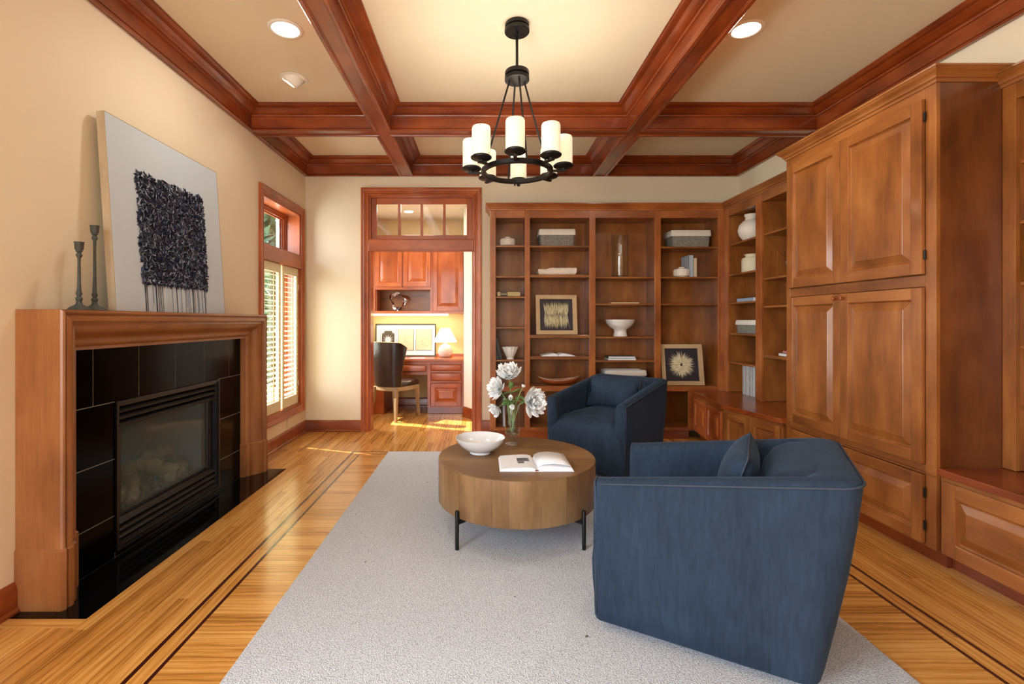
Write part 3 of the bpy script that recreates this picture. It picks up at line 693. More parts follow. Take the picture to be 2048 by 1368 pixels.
# ------------------------------------------------------------------ bookcase on the back wall
YF = 5.147; K_ = YF/960
def X_(px): return (px-967)*K_
def Z_(py): return H-(py-642)*K_
bc = thing('bookcase', 'built-in stained bookcase with open shelves filling the back wall', 'bookcase', loc=(1.35, YB, 0))
wm, wh = wood('maple', 'Z'), wood('maple', 'X')
st_px = [(980.5, 991.7), (1049.5, 1060), (1179, 1191), (1309.7, 1321.7), (1437, 1448.5)]
zt, zr, zm1, zm0, zb1, zb0 = 2.365, 2.445, .560, .505, .118, .085
yi = YB-.012
MB().box(X_(1377), X_(1389), YF+.0005, YF+.022, .118, .505).build('stile', wood('face', 'Z'), bc, world=True, bevel=.002)
for i, (a, c) in enumerate(st_px):
    MB().box(X_(a), X_(c), YF, YF+.022, zb0, zr).build('stile', wood('face', 'Z'), bc, world=True, bevel=.002)
for (z0, z1) in ((zt, zr), (zm0, zm1), (zb0, zb1)):
    for (a, c) in zip(st_px, st_px[1:]): MB().box(X_(a[1]), X_(c[0]), YF+.001, YF+.022, z0, z1).build('rail', wood('face', 'X'), bc, world=True, bevel=.002)
for a, c in st_px[:1]: MB().box(X_(a), X_(a)+.018, YF+.022, YB-.001, 0, zr).build('side_panel', wm, bc, world=True)
for a, c in st_px[1:4]: xm = X_((a+c)/2); MB().box(xm-.018, xm+.018, YF+.022, yi, zb0, zr).build('side_panel', wm, bc, world=True)
MB().box(X_(1437), X_(1437)+.02, YF+.022, yi, zb0, zr).build('side_panel', wm, bc, world=True)
for a, c in zip(st_px, st_px[1:]):
    MB().box(X_((a[0]+a[1])/2), X_((c[0]+c[1])/2), yi, YB-.001, zb0, zr).build('back_panel', wm, bc, world=True)
MB().box(X_(980.5), X_(1448), YF+.022, yi, zr-.075, zr-.057).build('top_panel', wm, bc, world=True)
cols = [(X_(991.7), X_(1049.5)), (X_(1060), X_(1179)), (X_(1191), X_(1309.7)), (X_(1321.7), X_(1437))]
shelves = [[490, 551.5, 592.5, 654, 720], [490.5, 549, 670, 713], [553, 607, 673.5, 721], [492.5, 553, 607]]
th = {(1, 549): .03, (1, 670): .034, (1, 713): .034}
for ci, sh in enumerate(shelves):
    a, c = cols[ci]
    for py in sh:
        t_ = th.get((ci, py), .019)
        MB().box(a-.008, c+.008, YF+.022, yi, Z_(py)-t_, Z_(py)).build('shelf', wh, bc, world=True, bevel=.003)
    MB().box(a-.008, c+.008, YF+.022, yi, zm1-.03, zm1).build('bottom_shelf', wh, bc, world=True)
    MB().box(a-.008, c+.008, YF+.022, yi, zb1-.03, zb1).build('bottom_shelf', wh, bc, world=True)
MB().box(X_(980.5)-.002, 2.20, YF-.006, YF+.02, 0, zb0).box(X_(980.5)-.004, 2.20, YF-.014, YF-.006, 0, .022).box(X_(980.5)-.004, 2.20, YF-.012, YF, zb0-.012, zb0).build('base_moulding', wood('cherry', 'X'), bc, world=True, bevel=.003)
TOPF = Fr((0, 0, zr), (1, 0, 0), (0, 1, 0), (0, 0, 1))
XF2 = 2.58
MB().sweep(TOPF, [(X_(980.5), YB), (X_(980.5), YF), (XF2, YF)], [(-o_, z) for o_, z in CABCROWN]).build('crown', wood('face', 'X'), bc, world=True, smooth=30)
# ------------------------------------------------------------------ right bookcase (far)
rb = thing('bookcase', 'built-in bookcase on the right wall between the corner and the tall cabinet', 'bookcase', loc=(2.9, 4.4, .52))
wy = wood('maple', 'Y')
yA = [(YF, 5.071), (4.553, 4.455), (3.80, 3.682)]
for a, c in yA: MB().box(XF2, XF2+.022, c, a, .512, zr).build('stile', wood('face', 'Z'), rb, world=True, bevel=.002)
for (a, c) in zip(yA, yA[1:]):
    MB().box(XF2+.001, XF2+.022, c[0], a[1], zt, zr).build('rail', wy, rb, world=True, bevel=.002)
    MB().box(XF2+.022, XR-.012, a[1]-.001, a[1]+.018, .515, zr).build('side_panel', wm, rb, world=True)
    MB().box(XF2+.022, XR-.012, c[0]-.017, c[0]+.001, .515, zr).build('side_panel', wm, rb, world=True)
    MB().box(XR-.012, XR-.001, c[0]-.03, a[1]+.03, .515, zr).build('back_panel', wm, rb, world=True)
MB().box(XF2+.022, XR-.001, 3.69, 5.09, zr-.075, zr-.057).build('top_panel', wm, rb, world=True)
RS = [[2.07, 1.751, 1.455, 1.134, .834], [2.07, 1.658, 1.40, .95]]
for ci, zs in enumerate(RS):
    y0, y1 = yA[ci+1][0], yA[ci][1]
    for z in zs: MB().box(XF2+.022, XR-.012, y0, y1, z-(.03 if z == .95 else .019), z).build('shelf', wy, rb, world=True, bevel=.003)
MB().sweep(TOPF, [(XF2, YF), (XF2, 3.69)], [(-o_, z) for o_, z in CABCROWN]).build('crown', wy, rb, world=True, smooth=30)
# ------------------------------------------------------------------ tall cabinet
XT = 2.31; TY0, TY1 = 2.448, 3.66; TZ = 2.49
tc = thing('cabinet', 'tall stained cabinet with four large raised-panel doors on the right wall', 'cabinet', loc=(XT, 3.05, 0))
TF = Fr((XT, 0, 0), (0, 1, 0), (0, 0, 1), (-1, 0, 0))
MB().box(XT+.021, XR-.001, TY0, TY0+.02, .085, TZ).build('side_panel', wood('dark_brown', 'Z'), tc, world=True)  # near side panel in a darker brown than the doors
MB().box(XT+.021, XR-.001, TY1-.02, TY1, .085, TZ).build('side_panel', wm, tc, world=True)
MB().box(XT+.022, XR-.001, TY0+.02, TY1-.02, .1, TZ).build('body', wm, tc, world=True)
MB().box(XT, XT+.021, TY0, TY0+.062, .085, TZ).box(XT, XT+.021, TY1-.045, TY1, .085, TZ).build('stile', wm, tc, world=True, bevel=.002)
for z0, z1 in ((2.42, TZ), (1.44, 1.50), (.47, .51), (.085, .1)): MB().box(XT, XT+.021, TY0+.062, TY1-.045, z0, z1).build('rail', wy, tc, world=True, bevel=.002)
MB().box(XT-.008, XT, TY0+.0, TY1, .462, .470).build('bead', wy, tc, world=True, bevel=.002)
y0, ym, y1 = TY0+.062, 3.085, TY1-.04
D_ = dict(wk='maple', horiz='Y')
panel_door(TF, y0, ym-.002, 1.505, 2.42, tc, st=.066, hinge=(y0-.006, 1.58, 2.30), **D_); panel_door(TF, ym+.002, y1, 1.505, 2.42, tc, st=.066, **D_)
panel_door(TF, y0, ym-.002, .512, 1.435, tc, st=.062, knob=(ym-.035, 1.405), **D_); panel_door(TF, ym+.002, y1, .512, 1.435, tc, st=.062, knob=(ym+.035, 1.405), **D_)
panel_door(TF, y0, ym-.002, .10, .458, tc, st=.062, hinge=(y0-.006, .17, .34), **D_); panel_door(TF, ym+.002, y1, .10, .458, tc, st=.062, **D_)
MB().box(XT+.055, XR-.001, TY0, TY1, 0, .1).build('toe_kick', wood('crown', 'Y'), tc, world=True)
MB().sweep(Fr((0, 0, TZ-.012), (1, 0, 0), (0, 1, 0), (0, 0, 1)), [(XR, TY1), (XT, TY1), (XT, TY0), (XR-.25, TY0)], [(-o_, z) for o_, z in CABCROWN], mats=[0, 1, 0]).build('crown', [wh, wy], tc, world=True, smooth=30)
# ------------------------------------------------------------------ near right bookcase + base cabinets
XN = 2.645
nb = thing('bookcase', 'built-in bookcase at the right edge in front of the tall cabinet', 'bookcase', loc=(2.9, 1.6, .52))
NY0 = .95
for y1_, y0_ in ((TY0-.001, TY0-.062), (1.72, 1.66), (NY0+.06, NY0)): MB().box(XN, XN+.022, y0_, y1_, .512, zr).build('stile', wm, nb, world=True, bevel=.002)
for a, c in ((TY0-.062, 1.72), (1.66, NY0+.06)):
    MB().box(XN+.001, XN+.022, c, a, zt, zr).build('rail', wy, nb, world=True, bevel=.002)
    MB().box(XR-.012, XR-.001, c-.03, a+.03, .515, zr).build('back_panel', wm, nb, world=True)
    MB().box(XN+.022, XR-.012, a, a+.018, .515, zr).build('side_panel', wm, nb, world=True)
    MB().box(XN+.022, XR-.012, c-.018, c, .515, zr).build('side_panel', wm, nb, world=True)
    for z in (2.06, 1.76, 1.455, 1.14, .84): MB().box(XN+.022, XR-.012, c, a, z-.019, z).build('shelf', wy, nb, world=True, bevel=.003)
MB().box(XN+.022, XR-.001, NY0, TY0-.001, zr-.075, zr-.057).build('top_panel', wm, nb, world=True)
MB().sweep(TOPF, [(XN, TY0), (XN, NY0)], [(-o_, z) for o_, z in CABCROWN]).build('crown', wy, nb, world=True, smooth=30)
XC = 2.33
def base_cab(label, pts, doors, loc):
    """pts: front line from far to near"""
    t = thing('base_cabinet', label, 'cabinet', loc=loc)
    return t
n1 = thing('base_cabinet', 'low base cabinet under the near bookcase at the right edge', 'cabinet', loc=(XC, 1.7, 0))
NF = Fr((XC, 0, 0), (0, 1, 0), (0, 0, 1), (-1, 0, 0))
MB().box(XC+.022, XR-.001, NY0, TY0-.002, .085, .472).build('body', wm, n1, world=True)
for z0, z1 in ((.448, .472), (.085, .095)): MB().box(XC, XC+.022, NY0, TY0-.002, z0, z1).build('rail', wy, n1, world=True)
MB().box(XC, XC+.022, 1.66, 1.70, .095, .448).box(XC, XC+.022, TY0-.03, TY0-.002, .095, .448).build('stile', wm, n1, world=True)
panel_door(NF, 1.69, TY0-.025, .088, .452, n1, st=.07, gr='Y', **D_); panel_door(NF, NY0+.02, 1.67, .088, .452, n1, st=.07, gr='Y', **D_)
MB().box(XC+.06, XR-.001, NY0, TY0-.002, 0, .085).build('toe_kick', wood('crown', 'Y'), n1, world=True)
ct = MB().box(XC-.018, XR-.001, NY0-.01, TY0-.002, .474, .510)
tag(ct.build('countertop', wood('cherry', 'Y'), bevel=.004), 'polished stained counter under the near bookcase at the right edge', 'countertop')
# far angled base
P1, P2, P3 = Vector((2.26, 5.14)), Vector((2.145, 4.29)), Vector((2.29, 3.67))
def fr_line(a, c):
    U = (a-c).normalized(); return Fr((c.x, c.y, 0), (U.x, U.y, 0), (0, 0, 1), (-U.y, U.x, 0)), (a-c).length
for (a, c, lb) in ((P1, P2, 'short angled base cabinet with two narrow doors next to the back bookcase'), (P2, P3, 'angled base cabinet with two wide doors next to the tall cabinet')):
    t = thing('base_cabinet', lb, 'cabinet', loc=((a.x+c.x)/2+.1, (a.y+c.y)/2, 0))
    f_, L_ = fr_line(a, c)
    wks = dict(wk='orange' if a is P1 else 'maple', horiz='Y')
    b = MB(); q = [(a.x, a.y), (c.x, c.y), (XR-.001, c.y), (XR-.001, a.y)]
    nx, ny = -f_.W.x*.021, -f_.W.y*.021
    b.add([(x_+(nx if i < 2 else 0), y_+(ny if i < 2 else 0), z) for z in (.095, .472) for i, (x_, y_) in enumerate(q)], [(0, 1, 2, 3), (4, 5, 6, 7), (0, 1, 5, 4), (1, 2, 6, 5), (2, 3, 7, 6), (3, 0, 4, 7)])
    b.build('body', wm, t, world=True)
    for z0, z1 in ((.44, .472), (.085, .10)): MB().box(0, L_, z0, z1, -.02, 0, fr=f_).build('rail', wy, t, world=True)
    MB().box(0, .02, .1, .44, -.02, 0, fr=f_).box(L_-.02, L_, .1, .44, -.02, 0, fr=f_).build('stile', wm, t, world=True)
    h = L_/2
    panel_door(f_, .016, h-.002, .10, .448, t, st=.052, **wks); panel_door(f_, h+.002, L_-.016, .10, .448, t, st=.052, **wks)
    MB().box(0, L_, 0, .095, -.09, -.055, fr=f_).build('toe_kick', wood('crown', 'Y'), t, world=True)
b = MB(); out = [(P1.x-.018, YF-.004), (P2.x-.02, P2.y), (P3.x-.018, TY1+.002), (XR-.002, TY1+.002), (XR-.002, YF-.004)]
b.add([(x_, y_, z) for z in (.474, .512) for x_, y_ in out], [(0, 1, 2, 3, 4), (5, 6, 7, 8, 9)]+[(i, (i+1) % 5, 5+(i+1) % 5, 5+i) for i in range(5)])
tag(b.build('countertop', wood('cherry', 'Y'), bevel=.004), 'polished angled counter below the shelves between the corner and tall cabinet', 'countertop')
# ------------------------------------------------------------------ rug
b = MB(); n = 60; top = []
rr = random.Random(2)
def edge(a0, a1, m_): return [a0+(a1-a0)*i/m_ for i in range(m_+1)]
outl = [(x_, RY0) for x_ in edge(RX0, RX1, 40)] + [(RX1, y_) for y_ in edge(RY0, RY1, 60)[1:]] + [(x_, RY1) for x_ in edge(RX1, RX0, 40)[1:]] + [(RX0, y_) for y_ in edge(RY1, RY0, 60)[1:-1]]
outl = [(x_+rr.uniform(-.0015, .0015), y_+rr.uniform(-.0015, .0015)) for x_, y_ in outl]
cxr, cyr = (RX0+RX1)/2, (RY0+RY1)/2
def ins(d, z): return [(x_+(d if x_ < cxr-1.1 else -d if x_ > cxr+1.1 else 0), y_+(d if y_ < RY0+.05 else -d if y_ > RY1-.05 else 0), z) for x_, y_ in outl]
b.loft([ins(0, .001), ins(-.001, .006), ins(.003, .011), ins(.010, .012)])
tag(b.build('rug', RUG, smooth=60), 'large pale grey looped wool rug under the seating', 'rug')
RZ = .012
# ------------------------------------------------------------------ coffee table
TCX, TCY, TR, TZT, TZB = .202, 2.966, .478, .43, .178
tb = thing('coffee_table', 'round drum coffee table in brown oak on black metal legs', 'coffee table', loc=(TCX, TCY, RZ))
def L(z): return z-RZ
MB().lathe([(TR-.002, L(TZT)-.0042), (TR-.0005, L(TZT)-.0040), (TR-.0005, L(TZT)-.002), (TR-.0025, L(TZT))], 96).build('top', wood('drum', 'X'), tb, smooth=35)
MB().lathe([(TR-.02, L(TZB)+.002), (TR-.02, L(TZT)-.005)], 64).build('core', wood('drum', 'Z'), tb, smooth=35)
ang = 0; rr = random.Random(21)
while ang < 2*PI-1e-3:
    da = rr.uniform(.18, .36); e = min(2*PI, ang+da)
    if 2*PI-e < .12: e = 2*PI
    g = .0008; k_ = 6; ringi = []
    b = MB(); rg = []
    for i in range(k_+1):
        a_ = ang+g+(e-ang-2*g)*i/k_; c_, s_ = math.cos(a_), math.sin(a_)
        rg.append([(r_*c_, r_*s_, z) for r_, z in ((TR-.019, L(TZB)), (TR-.002, L(TZB)), (TR, L(TZB)+.003), (TR, L(TZT)-.0045), (TR-.019, L(TZT)-.0045))])
    b.loft(rg); b.build('stave', wood('drum', 'Z'), tb, smooth=35); ang = e
for k_ in range(4):
    a_ = PI/4+k_*PI/2; c_, s_ = math.cos(a_), math.sin(a_)
    MB().lathe([(.010, 0), (.011, .001), (.011, .208), (.010, .211)], 16, (c_*(TR+.012), s_*(TR+.012), 0)).build('leg', SATIN, tb, smooth=40)
    f_ = Fr((0, 0, 0), (c_, s_, 0), (-s_, c_, 0), (0, 0, 1))
    MB().box(TR-.09, TR+.006, -.006, .006, L(TZB)-.030, L(TZB)-.0005, fr=f_).build('bracket', SATIN, tb)
# ------------------------------------------------------------------ bowl, vase, book on the table
def ceramic_bowl(name, prof, loc, label, cat, mat, n=64, mod=None, group=None):
    o = MB().lathe(prof, n, mod=mod).build(name, mat, smooth=45); o.location = loc; return tag(o, label, cat, group)
ceramic_bowl('bowl', [(.060, 0), (.066, .002), (.066, .006), (.060, .010), (.090, .024), (.120, .046), (.142, .070), (.154, .094), (.156, .100), (.153, .100), (.148, .092), (.134, .068), (.110, .044), (.075, .024), (.03, .016), (.001, .015)],
             (-.020, 3.02, TZT+.0005), 'wide glossy white bowl on the coffee table', 'bowl', BOWLW)
VX, VY = .196, 3.24
v = thing('vase', 'clear footed glass vase of peonies on the coffee table', 'vase', loc=(VX, VY, TZT+.0005))
MB().lathe([(.050, 0), (.051, .003), (.049, .007), (.030, .010), (.022, .016), (.021, .040), (.024, .052), (.001, .053)], 40).build('foot', GLASSV, v, smooth=50)
MB().lathe([(.024, .0532), (.044, .056), (.049, .062), (.051, .10), (.055, .20), (.059, .272), (.0575, .2725), (.0565, .272), (.052, .19), (.0475, .10), (.046, .068), (.001, .064)], 48).build('cup', GLASSV, v, smooth=60)
MB().lathe([(.0458, .069), (.0472, .095), (.001, .0955)], 40).build('water', glass('water', (.86, .92, .84)), v, smooth=40)
def petal(b, c, d, up, ln, wd, cup, rr, m=0):
    d = d.normalized(); s_ = d.cross(up)
    if s_.length < .01: s_ = d.cross(Vector((1, 0, 0)))
    s_.normalize(); n_ = s_.cross(d).normalized(); nu, nv = 5, 5; vs = []
    ph = rr.uniform(0, 6)
    for i in range(nu):
        t = i/(nu-1)
        for j in range(nv):
            q = (j/(nv-1)-.5)*2; ww = wd*(math.sin(PI*min(1, .12+t*.78))**.7)
            curl = cup*(t*t)*ln - .35*q*q*wd*(1 if cup > 0 else -1)*.8
            ruf = .10*wd*math.sin(q*7+ph)*t*t
            vs.append(c+d*(ln*t+ruf*.6-abs(q)*.10*ln*t)+s_*(ww*q)+n_*(curl*-1+ruf))
    b.add(vs, [(i*nv+j, i*nv+j+1, (i+1)*nv+j+1, (i+1)*nv+j) for i in range(nu-1) for j in range(nv-1)], m)
def peony(c, r, axis, seed, label, kind='full'):
    rr = random.Random(seed); c = Vector(c); axis = Vector(axis).normalized(); base = Vector((VX+rr.uniform(-.02, .02), VY+rr.uniform(-.02, .02), TZT+.085))
    t = thing('peony', label, 'flower', loc=tuple(c), group='white peonies in the glass vase')
    x = axis.orthogonal().normalized(); y = axis.cross(x)
    b = MB(); lay = [(12, 1.0, .0, .50), (14, .98, .30, .46), (15, .93, .58, .42), (16, .86, .85, .38), (15, .78, 1.08, .34), (12, .70, 1.3, .28), (6, .62, 1.5, .22)] if kind == 'full' else [(6, .9, 1.0, .6), (5, .7, 1.3, .5), (4, .5, 1.45, .4)]
    for n_, ll, el, ww in lay:
        for i in range(n_):
            a_ = 2*PI*(i+rr.uniform(-.3, .3))/n_; e_ = el+rr.uniform(-.2, .2)
            d = (x*math.cos(a_)+y*math.sin(a_))*math.cos(e_)+axis*math.sin(e_)
            petal(b, axis*(-.25*r)+d*(.12*r), d, axis, r*ll*rr.uniform(.85, 1.2)*1.05, r*ww*rr.uniform(.6, .95), -.45*(1-el/1.6)+rr.uniform(-.1, .15), rr)
    b.build('bloom', PETAL, t, smooth=180, kind='stuff')
    b = MB()
    for i in range(4):
        a_ = PI/2*i+rr.random(); d = (x*math.cos(a_)+y*math.sin(a_))*.9-axis*.05
        petal(b, axis*(-.34*r), d, axis, r*.55, r*.2, .1, rr)
    b.build('calyx', GREEN, t, smooth=180)
    p0 = base-c; rim = Vector((VX, VY, TZT+.27))+(Vector((c.x, c.y, 0))-Vector((VX, VY, 0)))*.30-c
    rim.z = TZT+.265-c.z; end = axis*(-.3*r)
    pts = []
    for i in range(13):
        q = i/12
        if q < .5: pts.append(p0.lerp(rim, q*2))
        else:
            s2 = (q-.5)*2; mid = rim.lerp(end, .5)+Vector((0, 0, .02)); pts.append(rim*(1-s2)**2+mid*2*s2*(1-s2)+end*s2*s2)
    MB().tube(pts, .0026, 8).build('stem', STEMG, t, smooth=180)
    for i in range(4 if kind == 'full' else 2):
        q = rr.uniform(.55, .85); p = pts[int(q*12)]; a_ = rr.uniform(0, 2*PI); b = MB()
        petal(b, p, Vector((math.cos(a_), math.sin(a_)*.6, rr.uniform(.1, .9))), Vector((0, 0, 1)), rr.uniform(.05, .08), .017, rr.uniform(-.1, .3), rr); b.build('leaf', GREEN, t, smooth=180)
peony((.172, 3.24, .912), .078, (-.1, -.35, 1), 1, 'topmost fully open white peony of the bouquet')
peony((.088, 3.22, .812), .066, (-.9, -.5, .5), 2, 'white peony turned left at mid height in the bouquet')
peony((.335, 3.20, .722), .083, (.7, -.9, .25), 3, 'largest white peony leaning right out of the vase')
peony((.080, 3.20, .672), .046, (-.8, -.5, -.5), 4, 'small white peony drooping at the lower left of the bouquet')
peony((.190, 3.18, .700), .030, (-.1, -.6, -.5), 5, 'white peony bud hanging over the front of the vase rim', 'bud')
peony((.182, 3.19, .748), .030, (-.2, -.6, .5), 6, 'white peony bud in the centre of the bouquet', 'bud')
peony((.270, 3.26, .815), .020, (.3, 0, 1), 7, 'small closed greenish peony bud upright at the right', 'bud')
peony((.108, 3.19, .790), .018, (-.2, -1, .2), 8, 'tiny round bud in front of the left peony', 'bud')
# open book
bk = thing('open_book', 'open hardcover book with pictures lying on the coffee table', 'book', loc=(.294, 2.775, TZT+.0005))
MB().box(-.205, .205, -.135, .135, 0, .003).build('cover', PAPER, bk, bevel=.001)
RED = plain('red_headband', (120, 30, 40), .6)
def pages(sg, hmax):
    sec = [(.004, .004), (.012, hmax*.75), (.035, hmax), (.07, hmax*1.02), (.12, hmax*.9), (.17, hmax*.75), (.195, hmax*.62), (.200, .0035)]
    rg = [[(sg*a_, y_, z_) for a_, z_ in [(.004, .0032)]+sec] for y_ in (-.130, .130)]
    return MB().loft(rg).build('page_block', PAPER, bk, smooth=30)
pages(-1, .022); pages(1, .030)
GRY = plain('photo_grey', (96, 98, 102), .6, 0, 0, .5, vscale=60); LGR = plain('print_pale', (206, 202, 200), .7, 0, 0, .12, vscale=40)
def onpage(sg, a0, a1, y0, y1, hm, name, mat):
    def hz(a_):
        sec = [(.012, hm*.75), (.035, hm), (.07, hm*1.02), (.12, hm*.9), (.17, hm*.75), (.195, hm*.62)]
        for (p, q), (r_, s_) in zip(sec, sec[1:]):
            if p <= a_ <= r_: return q+(s_-q)*(a_-p)/(r_-p)
        return hm
    rg = [[(sg*(a0+(a1-a0)*i/6), y_, hz(a0+(a1-a0)*i/6)+.0006) for y_ in (y0, y1)] for i in range(7)]
    MB().loft(rg, closed=False, caps=False).build(name, mat, bk, smooth=60)
onpage(-1, .030, .100, -.01, .055, .022, 'photo', GRY); onpage(-1, .062, .098, -.05, -.015, .022, 'photo', GRY); onpage(1, .055, .175, -.06, .09, .030, 'drawing', LGR)
MB().box(-.010, .010, -.133, -.129, .002, .008).build('headband', RED, bk)
rg = [[(a_, y_, z_) for a_, z_ in ((.008, .022), (.04, .036), (.09, .040), (.15, .034), (.192, .024))] for y_ in (-.12, .128)]
bl = MB().loft(rg, closed=False, caps=False).build('lifted_page', PAPER, bk, smooth=60); q = bl.modifiers.new('t', 'SOLIDIFY'); q.thickness = .0006
# ------------------------------------------------------------------ swivel chairs
def make_chair(label, loc, rz):
    t = thing('swivel_armchair', label, 'armchair', loc=loc, rz=rz, group='blue velvet swivel armchairs')
    hw, dp, rc = .36, .86, .075
    path = []   # (outer x, outer y, inner x, inner y, back factor)
    ix, iy, ir = hw-.088, dp-.15, .03
    for i in range(9): path.append((-hw, (dp-rc)*i/8, -ix, (iy-ir)*i/8, 0))
    for i in range(1, 7):
        a_ = PI/2*i/7; path.append((-hw+rc-rc*math.cos(a_), dp-rc+rc*math.sin(a_), -ix+ir-ir*math.cos(a_), iy-ir+ir*math.sin(a_), i/7))
    for i in range(9): path.append((-hw+rc+(2*hw-2*rc)*i/8, dp, -ix+ir+(2*ix-2*ir)*i/8, iy, 1))
    path += [(-x, y, -u, v_, bf) for x, y, u, v_, bf in path[14::-1]]
    rings = []; pipe = []; pipeo = []
    K = len(path)
    for i, (x, y, ux, uy, bf) in enumerate(path):
        zt_ = .592+.128*(y/dp)
        tk = math.hypot(ux-x, uy-y); nx, ny = (ux-x)/tk, (uy-y)/tk
        xb, yb = x*.955, y*.87
        def at(f, inn, z=None):   # f: 0 bottom..1 top, inn inward
            zz = .032+(zt_-.032)*f if z is None else z
            ff = (zz-.032)/(zt_-.032)
            return (xb+(x-xb)*ff+nx*inn, yb+(y-yb)*ff+ny*inn, zz)
        bul = .010
        end = i in (0, K-1)
        ring = [at(0, .02), at(0, .004), at(.06, 0), at(.3, -bul*.6), at(.55, -bul), at(.8, -bul*.6), at(.965, 0), at(1, .004), at(1, .012, zt_+.008), at(1, tk*.35, zt_+.014), at(1, tk*.7, zt_+.011),
                at(1, tk*.93, zt_-.002), at(1, tk, zt_-.025), at(1, tk+.012*bf+.004, zt_-.09), at(1, tk+.03*bf+.004, .45), at(1, tk+.02, .30)]
        rings.append([Vector(p) for p in ring])
        pipe.append(at(1, -.001, zt_-.001))
    # rounded ends of the arms
    def endring(rg, amt, yy):
        c_ = sum(rg, Vector())/len(rg); return [Vector((c_.x+(p.x-c_.x)*amt, p.y+yy, c_.z+(p.z-c_.z)*(1-(1-amt)*.25))) for p in rg]
    rings = [endring(rings[0], .80, -.022), endring(rings[0], .95, -.014)]+rings+[endring(rings[-1], .95, -.014), endring(rings[-1], .80, -.022)]
    MB().loft(rings).build('shell', VELVET, t, smooth=75)
    MB().tube(pipe, .0042, 8).build('piping', PIPING, t, smooth=180)
    for sx, idx in ((-1, 0), (1, K-1)):
        x = path[idx][0]
        pts = [(x*.96, -.012, .06), (x*.985, -.014, .3), (x*.998, -.012, .55), (x*.99, -.016, .598), (x*.9, -.018, .604), (x*.82, -.018, .595), (x*.785, -.016, .56), (x*.775, -.014, .45)]
        MB().tube(pts, .0038, 8).build('piping', PIPING, t, smooth=180)
    # seat block with waterfall apron
    rings = []
    def rrect(hx, y0, y1, z, r_=.05, crown=0):
        pts = []
        for (cx_, cy_, a0) in ((hx-r_, y0+r_, -PI/2), (hx-r_, y1-r_, 0), (-hx+r_, y1-r_, PI/2), (-hx+r_, y0+r_, PI)):
            for i in range(6):
                a_ = a0+PI/2*i/5; pts.append(Vector((cx_+r_*math.cos(a_), cy_+r_*math.sin(a_), z)))
        return pts
    for hx, y0, z, r_ in ((.338, .004, .034, .012), (.345, -.010, .040, .012), (.350, -.022, .12, .015), (.350, -.032, .20, .02), (.347, -.038, .27, .03), (.333, -.038, .325, .04), (.312, -.034, .365, .05), (.290, -.024, .398, .06), (.276, -.004, .425, .07), (.258, .028, .447, .08), (.225, .07, .463, .08), (.18, .12, .474, .08), (.12, .19, .482, .07), (.06, .27, .485, .04)):
        yb_ = .62 if z > .3 else .60
        rings.append(rrect(hx, y0, yb_-(0 if z < .46 else (z-.45)*3), z, min(r_, hx*.8)))
    MB().loft(rings).build('seat', VELVET, t, smooth=75)
    # back cushion padding
    rings = []
    for y_, hx, z0, z1 in ((.78, .305, .46, .722), (.70, .305, .455, .728), (.62, .292, .455, .720), (.57, .268, .46, .695), (.54, .22, .49, .65)):
        rg = []
        for i in range(24):
            a_ = 2*PI*i/24; c_, s_ = math.cos(a_), math.sin(a_); e_ = .26
            zz = (z0+z1)/2+(z1-z0)/2*math.copysign(abs(s_)**e_, s_); rg.append((hx*math.copysign(abs(c_)**e_, c_), y_+(zz-.46)*.22, zz))
        rings.append(rg)
    MB().loft(rings).build('backrest', VELVET, t, smooth=75)
    # swivel base
    MB().lathe([(.235, 0), (.24, .004), (.24, .018), (.23, .021), (.05, .022), (.05, .034)], 48, (0, .34, 0)).build('swivel_base', BRONZE, t, smooth=40)
    return t
make_chair('dark blue velvet swivel armchair on the far side of the coffee table, facing it', (.828, 3.907, RZ), math.radians(-42.2))
make_chair('blue velvet swivel armchair nearest the viewer, seen from its side', (.642, 2.245, RZ), math.radians(-119.9))
def make_pillow(label, loc, rz):
    rg = []; nu, nv = 18, 12; pw, phh, pt_ = .235, .135, .075
    Mx = Matrix.Translation((0, .485, .612)) @ Matrix.Rotation(math.radians(-18), 4, 'X')
    for i in range(nu+1):
        u = -1+2*i/nu; row = []
        for j in range(nv*2):
            a_ = 2*PI*j/(nv*2); v_ = math.cos(a_); sg = math.sin(a_)
            th_ = pt_*(max(0, 1-abs(u)**2.6)**.55)*math.copysign(abs(sg)**.8, sg)*.95
            pin = 1-.06*(1-abs(v_))*abs(u)**3
            row.append(Mx @ Vector((u*pw*pin, th_, v_*phh*(1-.05*(1-u*u)))))
        rg.append(row)
    o = MB().loft(rg).build('cushion', VELVET, smooth=75); o.location = loc; o.rotation_euler = (0, 0, rz)
    p = MB().tube([rg[i][0] for i in range(nu+1)]+[rg[nu-i][nv] for i in range(nu+1)]+[rg[0][0]], .0035, 6).build('piping', PIPING, o, smooth=180)
    return tag(o, label, 'cushion', 'lumbar cushions on the armchairs')
make_pillow('dark lumbar cushion resting against the back of the far velvet armchair', (.828, 3.907, RZ), math.radians(-42.2))
make_pillow('blue lumbar cushion standing in the near velvet armchair', (.642, 2.245, RZ), math.radians(-119.9))
